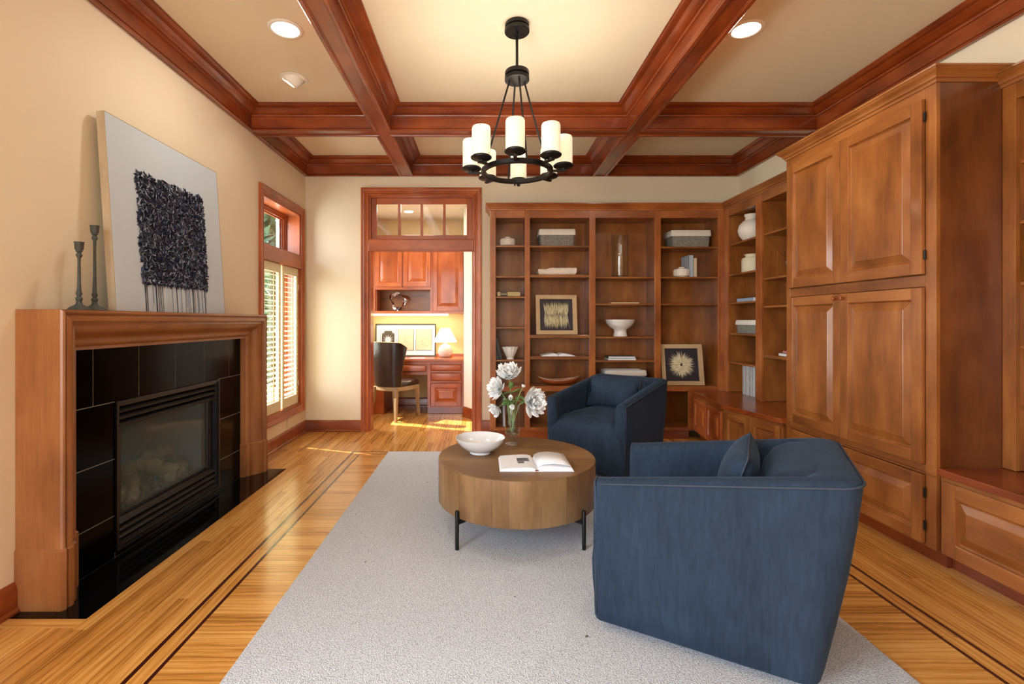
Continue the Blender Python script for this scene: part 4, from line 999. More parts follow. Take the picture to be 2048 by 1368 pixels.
# ------------------------------------------------------------------ shelf objects
def shz(py, Y): return H-(py-642)*Y/960
SH = {}
for ci, sh in enumerate(shelves):
    for py in sh: SH[(ci, py)] = Z_(py)+.0006
def Xy(px, Y): return (px-967)*Y/960
def Yx(px, X): return 960*X/(px-967)
RIB = plain('ribbed_matte_white', (226, 218, 206), .6)
def jar(x, y, z, r, h, label):
    t = thing('lidded_jar', label, 'jar', loc=(x, y, z))
    md = lambda a, zz: 1+.014*math.cos(36*a)
    MB().lathe([(r*.7, 0), (r*.72, .004), (r*.94, .012), (r, .03), (r, h*.62), (r*.93, h*.74), (r*.80, h*.80)], 144, mod=md).build('body', RIB, t, smooth=30)
    MB().lathe([(r*.62, h*.80), (r*.60, h*.82), (r*.40, h*.86), (r*.42, h*.93), (r*.36, h*.98), (.001, h)], 40).build('lid', RIB, t, smooth=40)
jar(Xy(1015.5, 5.25), 5.27, SH[(0, 490)], .082, .108, 'round ribbed white lidded jar on the top left shelf')
jar(Xy(1363, 5.23), 5.23, SH[(3, 553)], .083, .110, 'round ribbed white lidded jar beside two upright books')
def basket(x, y, z, wx, wy_, h, label, rz=0):
    t = thing('basket', label, 'basket', loc=(x, y, z), rz=rz, group='grey woven baskets with white liners')
    n = 14; rows = []
    def rr_(hx, hy, zz, r_=.018):
        o_ = []
        for cx_, cy_, a0 in ((hx-r_, hy-r_, 0), (-hx+r_, hy-r_, PI/2), (-hx+r_, -hy+r_, PI), (hx-r_, -hy+r_, 1.5*PI)):
            for i in range(4): a_ = a0+PI/2*i/3; o_.append((cx_+r_*math.cos(a_), cy_+r_*math.sin(a_), zz))
        return o_
    hb = h*.74
    for i in range(n):
        z0 = hb*i/n; f = 1-.05*(1-i/n)
        for dz, e in ((0, -.006), (.25, 0), (.7, 0), (.95, -.006)): rows.append(rr_(wx/2*f+e, wy_/2*f+e, z0+hb/n*dz*.98))
    MB().loft(rows).build('body', BASKET, t, smooth=50)
    f = 1.02
    MB().loft([rr_(wx/2-.012, wy_/2-.012, hb*.9), rr_(wx/2*f+.002, wy_/2*f+.002, hb*.86), rr_(wx/2*f+.005, wy_/2*f+.005, hb), rr_(wx/2*f, wy_/2*f, h-.004), rr_(wx/2*f-.006, wy_/2*f-.006, h), rr_(wx/2*f-.02, wy_/2*f-.02, h-.003), rr_(wx/2*f-.025, wy_/2*f-.025, h-.03)]).build('liner', LINEN, t, smooth=50)
basket(.80, 5.31, SH[(1, 490.5)], .385, .22, .185, 'grey woven basket with white liner on the top shelf above the framed feather grid')
basket(Xy(1375, 5.30), 5.31, SH[(3, 492.5)], .42, .22, .185, 'grey woven basket with white liner on the top shelf near the corner')
basket(Xy(1247, 5.30), 5.32, zm1+.001, .44, .23, .165, 'grey woven basket with white liner low behind the far armchair')
def booksolid(name, x0, x1, y0, y1, z0, z1, spine, col, label, group=None, cat='book', page=True, spine_block=None):
    """closed book; spine in 'x-','x+','y-','y+' direction; thickness axis guessed as the smallest"""
    cx_, cy_ = (x0+x1)/2, (y0+y1)/2
    t = thing(name, label, cat, loc=(cx_, cy_, z0), group=group)
    dims = [x1-x0, y1-y0, z1-z0]; ta = dims.index(min(dims)); c_ = .0025
    mt = col
    lo, hi = [x0, y0, z0], [x1, y1, z1]
    cov = MB()
    for side in (0, 1):
        a, b_ = lo[:], hi[:]
        if side: a[ta] = hi[ta]-c_
        else: b_[ta] = lo[ta]+c_
        cov.box(a[0], b_[0], a[1], b_[1], a[2], b_[2])
    sa = 'xyz'.index(spine[0]); a, b_ = lo[:], hi[:]
    if spine[1] == '-': b_[sa] = lo[sa]+c_
    else: a[sa] = hi[sa]-c_
    cov.box(a[0], b_[0], a[1], b_[1], a[2], b_[2])
    cov.build('cover', mt, t, world=True)
    a, b_ = [q+.004 for q in lo], [q-.004 for q in hi]; a[ta] = lo[ta]+c_; b_[ta] = hi[ta]-c_
    if spine[1] == '-': a[sa] = lo[sa]+c_
    else: b_[sa] = hi[sa]-c_
    MB().box(a[0], b_[0], a[1], b_[1], a[2], b_[2]).build('pages', PAPER, t, world=True)
    return t
GOLDB = plain('gilt_tan_cover', (186, 164, 112), .6); BLKB = plain('black_book_cover', (18, 16, 18), .45); WB = plain('white_book_cover', (222, 222, 222), .6); TANB = plain('ivory_book_cover', (216, 196, 160), .7)
BLUEB = plain('pale_blue_book_cover', (150, 172, 196), .6); REDB = plain('faded_red_book_cover', (190, 120, 120), .6); PB = plain('grey_blue_book_cover', (176, 188, 202), .6)
z = SH[(0, 592.5)]
t = booksolid('book', .150, .395, 5.175, 5.33, z, z+.050, 'y-', GOLDB, 'thick gilt and black book lying flat on a left shelf')
MB().box(.182, .258, 5.1735, 5.175, z+.002, z+.046).build('title_block', BLKB, t, world=True)
for i in range(6): MB().box(.190+i*.011, .196+i*.011, 5.173, 5.1735, z+.014, z+.034).build('lettering', GOLDB, t, world=True)
z = SH[(0, 720)]
for i, (x_, lb) in enumerate(((.139, 'black book leaning at the far left end of a shelf'), (.176, 'black book leaning next to the fluted white bowl'))):
    t = thing('book', lb, 'book', loc=(x_, 5.26, z)); f_ = Fr((0, 0, .0), (math.cos(.24), 0, math.sin(.24)), (0, 1, 0), (-math.sin(.24), 0, math.cos(.24)))
    MB().box(0, .004, -.08, .08, .0, .235, fr=f_).box(.026, .030, -.08, .08, 0, .235, fr=f_).box(.004, .026, -.08, -.076, 0, .235, fr=f_).build('cover', BLKB, t)
    MB().box(.004, .026, -.076, .074, .004, .23, fr=f_).build('pages', PAPER, t)
md = lambda a, zz: 1+(.06*math.cos(12*a))*max(0, (zz-.03)/.11)
ceramic_bowl('bowl', [(.040, 0), (.042, .006), (.038, .018), (.052, .045), (.072, .09), (.086, .130), (.082, .134), (.066, .09), (.044, .045), (.001, .03)], (Xy(1020.5, 5.24), 5.25, SH[(0, 720)]), 'small fluted white footed bowl beside two leaning black books', 'bowl', WHITEC, 96, md)
booksolid('book', .210, .238, 5.20, 5.36, zb1+.001, zb1+.30, 'y-', PB, 'pale book standing in the lowest left compartment behind the vase')
# folded quilt / stone tray on shelf
z = SH[(1, 549)]
b = MB(); rr = random.Random(8); rings = []
for zz, e in ((0, -.014), (.012, -.004), (.03, 0), (.05, .003), (.066, .002), (.074, -.006)):
    ring = []
    for (xa, ya) in [(i/10, 0) for i in range(11)]+[(1, i/4) for i in range(1, 5)]+[(1-i/10, 1) for i in range(1, 11)]+[(0, 1-i/4) for i in range(1, 4)]:
        jt = rr.uniform(-.004, .004); hh = zz+(rr.uniform(-.003, .003) if zz > .01 else 0)-(.012 if zz > .04 and xa < .25 else 0)
        ring.append((-.205+.41*xa+(-e if xa == 0 else e if xa == 1 else 0)+jt, -.11+.22*ya+(-e if ya == 0 else e if ya == 1 else 0)+jt, hh))
    rings.append(ring)
b.loft(rings)
o = b.build('folded_throw', plain('white_quilted_cloth', (224, 210, 196), .7, .6, 70, .1, vscale=40), smooth=60); o.location = (Xy(1112.5, 5.26), 5.28, z); tag(o, 'folded whitish quilted throw on the second shelf', 'blanket')
# open white book on shelf
z = SH[(1, 713)]
t = thing('open_book', 'open white book lying low on the shelf below the framed feather grid', 'book', loc=(Xy(1114.5, 5.24), 5.25, z))
for sg in (-1, 1):
    rg = [[(sg*a_, y_, z_) for a_, z_ in ((.002, .001), (.004, .016), (.03, .030), (.07, .030), (.12, .020), (.165, .010), (.178, .003), (.178, .001))] for y_ in (-.10, .10)]
    MB().loft(rg).build('page_block', PAPER, t, smooth=40)
# wooden boat bowl
t = thing('boat_bowl', 'long wooden boat-shaped bowl with pale rim on the low shelf', 'bowl', loc=(Xy(1117, 5.24), 5.26, zm1+.001))
rings = []
for i in range(25):
    u = -1+2*i/24; hwid = .075*math.sqrt(max(.0004, 1-u*u)); zt_ = .052+.040*u*u; zb_ = .001+.085*abs(u)**3
    zb_ = min(zb_, zt_-.003); x_ = u*.235
    ring = []
    for j in range(9): a_ = PI*j/8; ring.append((x_, -hwid*math.cos(a_), zt_-(zt_-zb_)*math.sin(a_)))
    for j in range(9): a_ = PI*(1-j/8); ring.append((x_, -(hwid-.004)*math.cos(a_), zt_+.0005-(zt_-zb_-.006 if zt_-zb_ > .008 else .001)*math.sin(a_)))
    rings.append(ring)
MB().loft(rings).build('body', wood('orange', 'X'), t, smooth=60)
b = MB()
for sg in (-1, 1): b.tube([(u*.232, sg*.074*math.sqrt(max(.0004, 1-u*u)), .054+.040*u*u) for u in [-1+2*i/30 for i in range(31)]], .0032, 6)
b.build('rim', plain('silver_rim', (190, 184, 172), .3, metal=.6), t, smooth=180)
# framed feather art
def framed(label, x, y, z, wdt, hgt, lean_, kind, matm, wf=.045, seed=1, rz=0, frmat=None, dpt=.03):
    t = thing('framed_picture', label, 'picture', loc=(x, y, z), rz=rz)
    f_ = Fr((0, 0, 0), (1, 0, 0), (0, math.sin(lean_), math.cos(lean_)), (0, -math.cos(lean_), math.sin(lean_)))
    MB().sweep(f_, rect(-wdt/2, wdt/2, 0, hgt), [(0, -dpt*.0), (0, dpt), (wf-.004, dpt-.001), (wf, dpt-.004), (wf, .002), (wf-.01, 0)], closed=True, mats=[0, 1, 0, 1]).build('frame', frmat or [wood('pale', 'X'), wood('pale', 'Z')], t, smooth=20)
    MB().box(-wdt/2+.004, wdt/2-.004, .004, hgt-.004, -.001, .003, fr=f_).build('backing', matm, t)
    return t, f_
rr = random.Random(31)
def feather(b, f_, u, v, a_, ln, wd, w_=.0045, m=0):
    d = (math.cos(a_), math.sin(a_)); n_ = (-d[1], d[0])
    b.add([f_.P(u+d[0]*p*ln+n_[0]*q*wd, v+d[1]*p*ln+n_[1]*q*wd, w_) for p, q in ((0, .3), (.45, 1), (1, 0), (.45, -1), (0, -.3))]+[f_.P(u+d[0]*.5*ln, v+d[1]*.5*ln, w_+.0025)], [(0, 1, 5), (1, 2, 5), (2, 3, 5), (3, 4, 5), (4, 0, 5)], m)
t, f_ = framed('square pale-framed picture of cream feathers in two rows on a dark ground', Xy(1113.5, 5.2), 5.21, SH[(1, 670)], .445, .435, .16, 'grid', DARKP)
b = MB()
for row, (v_, sg) in enumerate(((.235, 1), (.20, -1))):
    for i in range(380):
        u = rr.uniform(-.128, .128); feather(b, f_, u, v_+sg*rr.uniform(-.03, .05), sg*PI/2+rr.uniform(-.2, .2), rr.uniform(.06, .105), rr.uniform(.0012, .0026), .0042+i*.000005, 0 if rr.random() > .4 else 1)
b.build('feather_print', [CREAMF, plain('olive_feather_print', (172, 158, 108), .7)], t, kind='stuff')
t, f_ = framed('pale-framed picture of a cream feather burst leaning beside the corner', Xy(1366.5, 5.2), 5.215, zm1+.001, .455, .445, .17, 'burst', DARKP)
b = MB()
for k_ in range(5):
    for i in range(120-k_*16):
        a_ = rr.uniform(0, 2*PI); feather(b, f_, .008*math.cos(a_), .225+.008*math.sin(a_), a_, (.145-.026*k_)*rr.uniform(.82, 1.05), rr.uniform(.003, .0055), .0042+.0009*k_, 0 if rr.random() > .3 else 1)
b.build('feather_print', [CREAMF, plain('tan_feather_print', (190, 172, 124), .7)], t, kind='stuff')
b = MB()
for i in range(14): a_ = rr.uniform(0, 2*PI); feather(b, f_, .0, .225, a_, .022, .003, .010)
b.build('flower_centre', BLKB, t, kind='stuff')
# tall glass cylinder
o = MB().lathe([(.088, 0), (.091, .004), (.091, .478), (.0895, .480), (.0875, .478), (.0870, .020), (.001, .018)], 48).build('glass_cylinder', GLASSV, smooth=50)
o.location = (Xy(1241, 5.27), 5.29, SH[(2, 553)]); tag(o, 'tall clear glass cylinder vase on the third column of shelves', 'vase')
# thin open booklet, pedestal bowl, stacked books
z = SH[(2, 607)]
t = thing('book', 'thin unbound booklet lying flat above the pedestal bowl', 'book', loc=(Xy(1246, 5.24), 5.25, z))
MB().box(-.15, .15, -.09, .09, 0, .010).build('pages', TANB, t, bevel=.002); MB().box(-.151, .151, -.091, .091, .010, .0125).build('cover', plain('buff_cover', (206, 176, 132), .7), t)
ceramic_bowl('pedestal_bowl', [(.074, 0), (.076, .006), (.070, .03), (.066, .055), (.070, .070), (.078, .078), (.115, .105), (.145, .140), (.158, .180), (.160, .184), (.156, .183), (.143, .145), (.11, .110), (.05, .090), (.001, .088)],
             (Xy(1242, 5.24), 5.27, SH[(2, 673.5)]), 'white pedestal bowl on the third column of shelves', 'bowl', WHITEC)
z = SH[(2, 721)]; x_ = Xy(1242, 5.22)
booksolid('book', x_-.145, x_+.16, 5.20, 5.36, z, z+.018, 'x-', WB, 'lower of the two slim flat books below the pedestal bowl', 'slim flat books below the pedestal bowl')
booksolid('book', x_-.14, x_+.155, 5.21, 5.35, z+.0185, z+.040, 'x-', plain('dark_green_spine', (70, 96, 86), .6), 'upper slim flat book with a dark green spine below the pedestal bowl', 'slim flat books below the pedestal bowl')
z = SH[(3, 553)]
booksolid('book', 2.225, 2.275, 5.20, 5.40, z, z+.235, 'y-', PB, 'taller pale grey book upright beside the ribbed jar', 'upright books beside the jar')
booksolid('book', 2.278, 2.318, 5.21, 5.38, z, z+.205, 'y-', TANB, 'shorter ivory book upright beside the taller pale book', 'upright books beside the jar')
# right bookcase items: X ~ 2.70
md = lambda a, zz: 1+.012*math.cos(40*a)
RZA = {k_: v_+.0006 for k_, v_ in (('a', 2.07), ('b', 1.751), ('c', 1.455), ('d', 1.134), ('e', .834))}
XI = 2.72
def yat(px): return Yx(px, XI)
ceramic_bowl('vase', [(.060, 0), (.075, .01), (.112, .06), (.125, .11), (.112, .165), (.075, .205), (.058, .215), (.055, .240), (.068, .270), (.064, .270), (.050, .240), (.001, .22)], (XI, yat(1503), RZA['a']), 'round white ribbed vase with flared neck on the top corner shelf', 'vase', RIB, 120, md)
ceramic_bowl('pot', [(.095, 0), (.10, .008), (.100, .13), (.092, .145), (.066, .152), (.064, .165), (.078, .182), (.074, .182), (.058, .163), (.001, .15)], (XI, yat(1505), RZA['b']), 'short cream two-tone pot on the second corner shelf', 'pot', plain('cream_stoneware', (214, 204, 176), .6), 48)
booksolid('book', 2.64, 2.80, yat(1522), yat(1489), RZA['c'], RZA['c']+.038, 'x-', BLUEB, 'pale blue book lying flat on a corner shelf')
basket(XI+.02, yat(1506), RZA['d'], .20, .36, .135, 'small grey woven basket with white liner on a corner shelf')
for i in range(9):
    y_ = yat(1497)-i*.026
    booksolid('book', 2.66, 2.86, y_-.0195, y_, .5128, .5128+.30, 'x-', WB, 'slim white book from the upright row on the counter by the corner', 'upright white books on the counter')
basket(XI+.02, 4.02, 2.0706, .2, .26, .135, 'small grey woven basket half hidden behind the tall cabinet, on the top shelf')
t = thing('fish_bowl_vase', 'round clear glass vase with grey sand half hidden behind the tall cabinet', 'vase', loc=(XI, 4.08, 1.6586))
MB().lathe([(.05, 0), (.09, .02), (.128, .07), (.138, .12), (.125, .17), (.085, .215), (.080, .215), (.121, .17), (.134, .12), (.124, .072), (.088, .025), (.001, .01)], 48).build('globe', GLASSV, t, smooth=60)
MB().lathe([(.04, .012), (.086, .027), (.121, .073), (.130, .112), (.001, .113)], 40).build('sand', plain('grey_sand', (176, 184, 200), .9), t, smooth=60)
ceramic_bowl('shell_ornament', [(.01, 0), (.04, .01), (.055, .04), (.04, .07), (.01, .085)], (XI-.05, 4.05, 1.4006), 'small white faceted ornament peeking out beside the tall cabinet', 'ornament', WHITEC, 7)
booksolid('book', 2.62, 2.80, 3.95, 4.26, .9506, .9506+.026, 'x-', WB, 'lower white book of the pair beside the tall cabinet', 'flat books beside the tall cabinet')
booksolid('book', 2.63, 2.80, 3.95, 4.22, .977, .977+.024, 'x-', REDB, 'upper faded red book of the pair beside the tall cabinet', 'flat books beside the tall cabinet')
for i in range(3):
    booksolid('book', 2.70, 2.88, 2.305-i*.032, 2.335-i*.032, 1.4555, 1.4555+.26, 'x-', plain('muted_violet_book_cover', (92, 88, 120), .6), 'muted violet book at the right edge of the near bookcase', 'violet books in the near bookcase')
# ------------------------------------------------------------------ chandelier
CX, CY = .208, 2.98
ch = thing('chandelier', 'dark bronze ring chandelier with eight candle-style glass shades', 'chandelier', loc=(CX, CY, ZC))
def dz(z): return z-ZC
MB().lathe([(.001, -.001), (.072, -.001), (.075, -.006), (.075, -.024), (.064, -.026), (.064, -.032), (.077, -.034), (.077, -.052), (.074, -.055), (.001, -.055)], 48).build('canopy', BRONZE, ch, smooth=35)
for a_ in (.6, 2.2, 4.4): MB().lathe([(.005, -.055), (.006, -.062), (.003, -.066)], 10, (.035*math.cos(a_), .035*math.sin(a_), 0)).build('screw', BRONZE, ch, smooth=50)
MB().lathe([(.008, -.055), (.010, -.062), (.007, -.068), (.007, -.085), (.0085, -.088), (.0085, dz(2.80))], 14).build('stem', BRONZE, ch, smooth=50)
MB().lathe([(.012, dz(2.815)), (.072, dz(2.81)), (.075, dz(2.805)), (.075, dz(2.785)), (.062, dz(2.783)), (.062, dz(2.775)), (.076, dz(2.772)), (.076, dz(2.752)), (.072, dz(2.748)), (.001, dz(2.748))], 48).build('hub', BRONZE, ch, smooth=35)
zr_ = 2.186
MB().lathe([(.196, dz(zr_)-.010), (.200, dz(zr_)-.014), (.218, dz(zr_)-.014), (.222, dz(zr_)-.010), (.222, dz(zr_)+.012), (.218, dz(zr_)+.015), (.200, dz(zr_)+.015), (.196, dz(zr_)+.012), (.196, dz(zr_)-.010)], 72, caps=False).build('ring', BRONZE, ch, smooth=35)
for k_ in range(4):
    a_ = math.radians(-90+12+90*k_); c_, s_ = math.cos(a_), math.sin(a_)
    MB().tube([(c_*.045, s_*.045, dz(2.757)), (c_*.207, s_*.207, dz(zr_)+.010)], .0058, 10).build('rod', BRONZE, ch, smooth=50)
MB().tube([(-.20*math.cos(.2), -.20*math.sin(.2), dz(zr_)), (.20*math.cos(.2), .20*math.sin(.2), dz(zr_))], .0045, 8) 
def shademat():
    m, t, p = newmat('glowing_candle_glass'); N = t.nodes; L_ = t.links
    tc_ = N.new('ShaderNodeNewGeometry'); n = N.new('ShaderNodeTexNoise'); n.inputs['Scale'].default_value = 25
    L_.new(tc_.outputs['Position'], n.inputs['Vector']); rp = N.new('ShaderNodeValToRGB'); e = rp.color_ramp.elements
    e[0].position = .3; e[0].color = lin((250, 236, 196)); e[1].position = .7; e[1].color = lin((255, 247, 222)); L_.new(n.outputs[0], rp.inputs[0])
    L_.new(rp.outputs[0], p.inputs['Emission Color']); setp(p, Base_Color=lin((236, 226, 198)), Roughness=.45, Emission_Strength=.34)
    return m
SHADE = shademat()
for k_ in range(8):
    a_ = math.radians(-96+45*k_); c_, s_ = math.cos(a_), math.sin(a_); f_ = Fr((0, 0, 0), (c_, s_, 0), (-s_, c_, 0), (0, 0, 1)); r_ = .285
    arm = MB().box(.218, r_+.02, -.011, .011, dz(zr_)-.006, dz(zr_)+.004, fr=f_)
    arm.build('arm', BRONZE, ch, bevel=.002)
    q = (c_*r_, s_*r_, 0)
    MB().lathe([(.010, dz(zr_)+.003), (.012, dz(zr_)+.012), (.020, dz(zr_)+.014), (.052, dz(zr_)+.018), (.061, dz(zr_)+.024), (.062, dz(zr_)+.030), (.056, dz(zr_)+.030), (.054, dz(zr_)+.036), (.050, dz(zr_)+.040), (.001, dz(zr_)+.040)], 36, q).build('candle_cup', BRONZE, ch, smooth=35)
    MB().lathe([(.052, dz(zr_)+.038), (.0545, dz(zr_)+.041), (.0545, dz(zr_)+.195), (.051, dz(zr_)+.206), (.044, dz(zr_)+.209), (.044, dz(zr_)+.204), (.0505, dz(zr_)+.194), (.0505, dz(zr_)+.045)], 36, q, caps=False).build('glass_shade', SHADE, ch, smooth=45)
    light('chandelier_bulb', 'POINT', (CX+q[0], CY+q[1], zr_+.20), 2.2, (1, .95, .87), .03)
f_ = Fr((0, 0, 0), (1, 0, 0), (0, 1, 0), (0, 0, 1))
MB().lathe([(.001, dz(zr_)-.030), (.006, dz(zr_)-.026), (.006, dz(zr_)-.014), (.012, dz(zr_)-.010), (.012, dz(zr_)-.002)], 12, (0, .207, 0)).build('finial', BRONZE, ch, smooth=50)
# recessed lights
LAMP = plain('lit_lamp_face', (255, 255, 250), .5, emit=(255, 250, 238), es=2.2)
TRIM = plain('white_light_trim', (238, 234, 224), .4)
for (x_, y_), lb in zip(CL, ('round recessed ceiling light left of the chandelier', 'round recessed ceiling light right of the chandelier')):
    t = thing('recessed_light', lb, 'ceiling light', loc=(x_, y_, ZC-.001))
    MB().lathe([(.080, 0), (.104, 0), (.106, -.003), (.100, -.008), (.090, -.010), (.084, -.008), (.082, -.003), (.080, 0)], 48, caps=False).build('trim_ring', TRIM, t, smooth=40)
    MB().lathe([(.001, -.0025), (.083, -.0025), (.083, -.0015), (.001, -.0015)], 40).build('lens', LAMP, t, smooth=40)
    light('downlight', 'AREA', (x_, y_, ZC-.02), 7, (1, .93, .82), .15, direction=(0, 0, -1)).data.shape = 'DISK'
t = thing('gimbal_light', 'tilted eyeball ceiling light aimed at the left wall', 'ceiling light', loc=(GIM[0], GIM[1], ZC-.001))
MB().lathe([(.080, 0), (.100, 0), (.102, -.003), (.094, -.008), (.084, -.008), (.080, -.003)], 48, caps=False).build('trim_ring', TRIM, t, smooth=40)
Mg = Vector((-.55, .05, -.83)).normalized(); x1_ = Mg.orthogonal().normalized(); f_ = Fr((0, 0, .035), tuple(x1_), tuple(Mg.cross(x1_)), tuple(Mg))
MB().lathe([(.080, -.005), (.082, .02), (.078, .045), (.068, .066), (.058, .078), (.052, .080), (.050, .070)], 40, caps=False, fr=f_).build('eyeball', TRIM, t, smooth=60)
MB().lathe([(.001, .070), (.050, .070), (.050, .068), (.001, .068)], 32, fr=f_).build('lens', LAMP, t, smooth=40)
l = light('gimbal_spot', 'SPOT', tuple(Vector((GIM[0], GIM[1], ZC-.001))+Mg*.13), 1.5, (1, .9, .76), .03, direction=(-.5, .35, -.8)); l.data.spot_size = math.radians(75); l.data.spot_blend = .6
# ------------------------------------------------------------------ office beyond the opening
ow, owx = wood('orange', 'Z'), wood('orange', 'X')
dk = thing('desk', 'built-in stained desk with drawers in the office nook', 'desk', loc=(-.85, 7.0, 0))
DYF = 6.50
DF2 = Fr((0, DYF, 0), (1, 0, 0), (0, 0, 1), (0, -1, 0))
kx = 960/DYF
def XD(px): return (px-967)*DYF/960
def ZD(py): return H-(py-642)*DYF/960
MB().box(OX0+.002, -.266, DYF-.02, OY1-.001, .712, .745).build('desktop', wood('orange', 'X'), dk, world=True, bevel=.004)
MB().box(XD(855), -.268, DYF+.021, OY1-.002, .09, .71).build('pedestal', ow, dk, world=True)
b = MB().box(XD(855), XD(861), DYF, DYF+.02, .09, .711).box(XD(922.5), -.268, DYF, DYF+.02, .09, .711); b.build('stile', ow, dk, world=True, bevel=.002)
for z0, z1 in ((.675, .711), (.565, .585), (.42, .45), (.09, .105)): MB().box(XD(861), XD(922.5), DYF+.001, DYF+.02, z0, z1).build('rail', owx, dk, world=True, bevel=.002)
for z0, z1 in ((.675, .711), (.53, .56)): MB().box(-1.35, XD(855), DYF+.001, DYF+.02, z0, z1).build('rail', owx, dk, world=True, bevel=.002)
MB().box(-1.34, XD(855)-.002, DYF+.02, DYF+.3, .54, .71).build('drawer_box', owx, dk, world=True)
drawer_front(DF2, -1.33, XD(855)-.02, .573, .66, dk); drawer_front(DF2, XD(862), XD(922), .588, .67, dk); drawer_front(DF2, XD(862), XD(922), .455, .555, dk)
panel_door(DF2, XD(862), XD(922), .108, .413, dk, wk='orange', horiz='X', st=.055)
MB().box(XD(855), -.262, DYF+.02, DYF+.1, .005, .09).build('toe_kick', wood('crown', 'X'), dk, world=True)
MB().box(OX0+.002, -1.35, DYF, OY1-.002, .002, .711).build('side_pedestal', ow, dk, world=True)
MB().box(OX0+.002, -.266, OY1-.02, OY1-.001, .746, .775).build('backsplash', owx, dk, world=True)
UY = 6.78
def XU(px): return (px-967)*UY/960
def ZU(py): return H-(py-642)*UY/960
uc = thing('wall_cabinet', 'upper office cabinets with raised-panel doors and an open niche', 'cabinet', loc=(-.95, OY1, 1.4))
UF = Fr((0, UY, 0), (1, 0, 0), (0, 0, 1), (0, -1, 0))
UT = 2.46; ub = 1.365
nx0, nx1, nz0, nz1 = XU(752.7), XU(860.4), ZU(621.8), ZU(579.4)
MB().box(OX0+.002, nx0-.001, UY+.02, OY1-.001, ub, UT).box(nx1+.001, -.266, UY+.02, OY1-.001, ub, UT).box(nx0-.001, nx1+.001, UY+.02, OY1-.001, nz1, UT).box(nx0-.001, nx1+.001, UY+.02, OY1-.001, ub, nz0).build('carcass', ow, uc, world=True)
MB().box(nx0, nx1, OY1-.03, OY1-.001, nz0, nz1).build('niche_back', wood('maple', 'X'), uc, world=True)
MB().box(OX0+.002, XU(750), UY, UY+.02, ub, UT).box(XU(804.8)-.004, XU(807)+.004, UY+.001, UY+.02, nz1+.03, UT).box(nx1, XU(866), UY, UY+.02, ub, UT).box(XU(927), -.266, UY, UY+.02, ub, UT).build('stile', ow, uc, world=True, bevel=.002)
for x1_, z0, z1 in ((nx1, nz1, nz1+.045), (-.27, ub, nz0), (-.27, UT-.05, UT)): MB().box(XU(750), x1_, UY+.001, UY+.02, z0, z1).build('rail', owx, uc, world=True, bevel=.002)
panel_door(UF, XU(750.7), XU(804.5), 1.745, UT-.03, uc, wk='orange', horiz='X'); panel_door(UF, XU(807), XU(861.5), 1.745, UT-.03, uc, wk='orange', horiz='X')
panel_door(UF, XU(866.5), XU(926.5), 1.40, UT-.03, uc, wk='orange', horiz='X')
us = MB().box(OX0+.1, XU(896), UY+.03, UY+.08, ub-.028, ub-.001).build('under_cabinet_light', plain('lit_tube', (255, 255, 220), .5, emit=(255, 250, 190), es=3.0)); tag(us, 'lit strip light under the office wall cabinet', 'light')
light('under_cabinet_glow', 'AREA', (-1.05, UY+.10, ub-.035), 1.8, (1, .93, .58), 1.2, .06, direction=(0, .35, -1))
light('office_ceiling_glow', 'AREA', (-.85, 6.2, OZ-.03), 8, (1, .93, .8), .4, direction=(0, 0, -1))
# silver sculpture in the niche
t = thing('sculpture', 'polished silver ribbon-loop sculpture in the cabinet niche', 'sculpture', loc=(XU(793), UY+.14, nz0+.001))
pts = []; rad = []
for i in range(49):
    a_ = 2*PI*i/48; rr_ = .105+.014*math.sin(3*a_+.6)+.008*math.sin(5*a_)
    pts.append((rr_*math.cos(a_)*1.0, .022*math.sin(2*a_), .127+rr_*math.sin(a_)*1.02)); rad.append(.010+.018*abs(math.sin(1.5*a_+.4))**2)
b = MB(); rings = []
for i, p in enumerate(pts):
    a_ = 2*PI*i/48; tw = 1.5*a_; n_ = Vector((math.cos(a_), 0, math.sin(a_))); y_ = Vector((0, 1, 0)); e1 = n_*math.cos(tw)+y_*math.sin(tw); e2 = -n_*math.sin(tw)+y_*math.cos(tw)
    r_ = .012+.014*abs(math.sin(1.5*a_+.3)); rings.append([Vector(p)+e1*(r_*1.5*math.cos(2*PI*j/12))+e2*(.006*math.sin(2*PI*j/12)) for j in range(12)])
mz = min(q.z for r__ in rings for q in r__)
b.loft([[q-Vector((0, 0, mz)) for q in r__] for r__ in rings]).build('loop', SILVER, t, smooth=70)
MB().lathe([(.03, -.0), (.03, .004), (.01, .012)], 20).build('foot', SILVER, t, smooth=50)
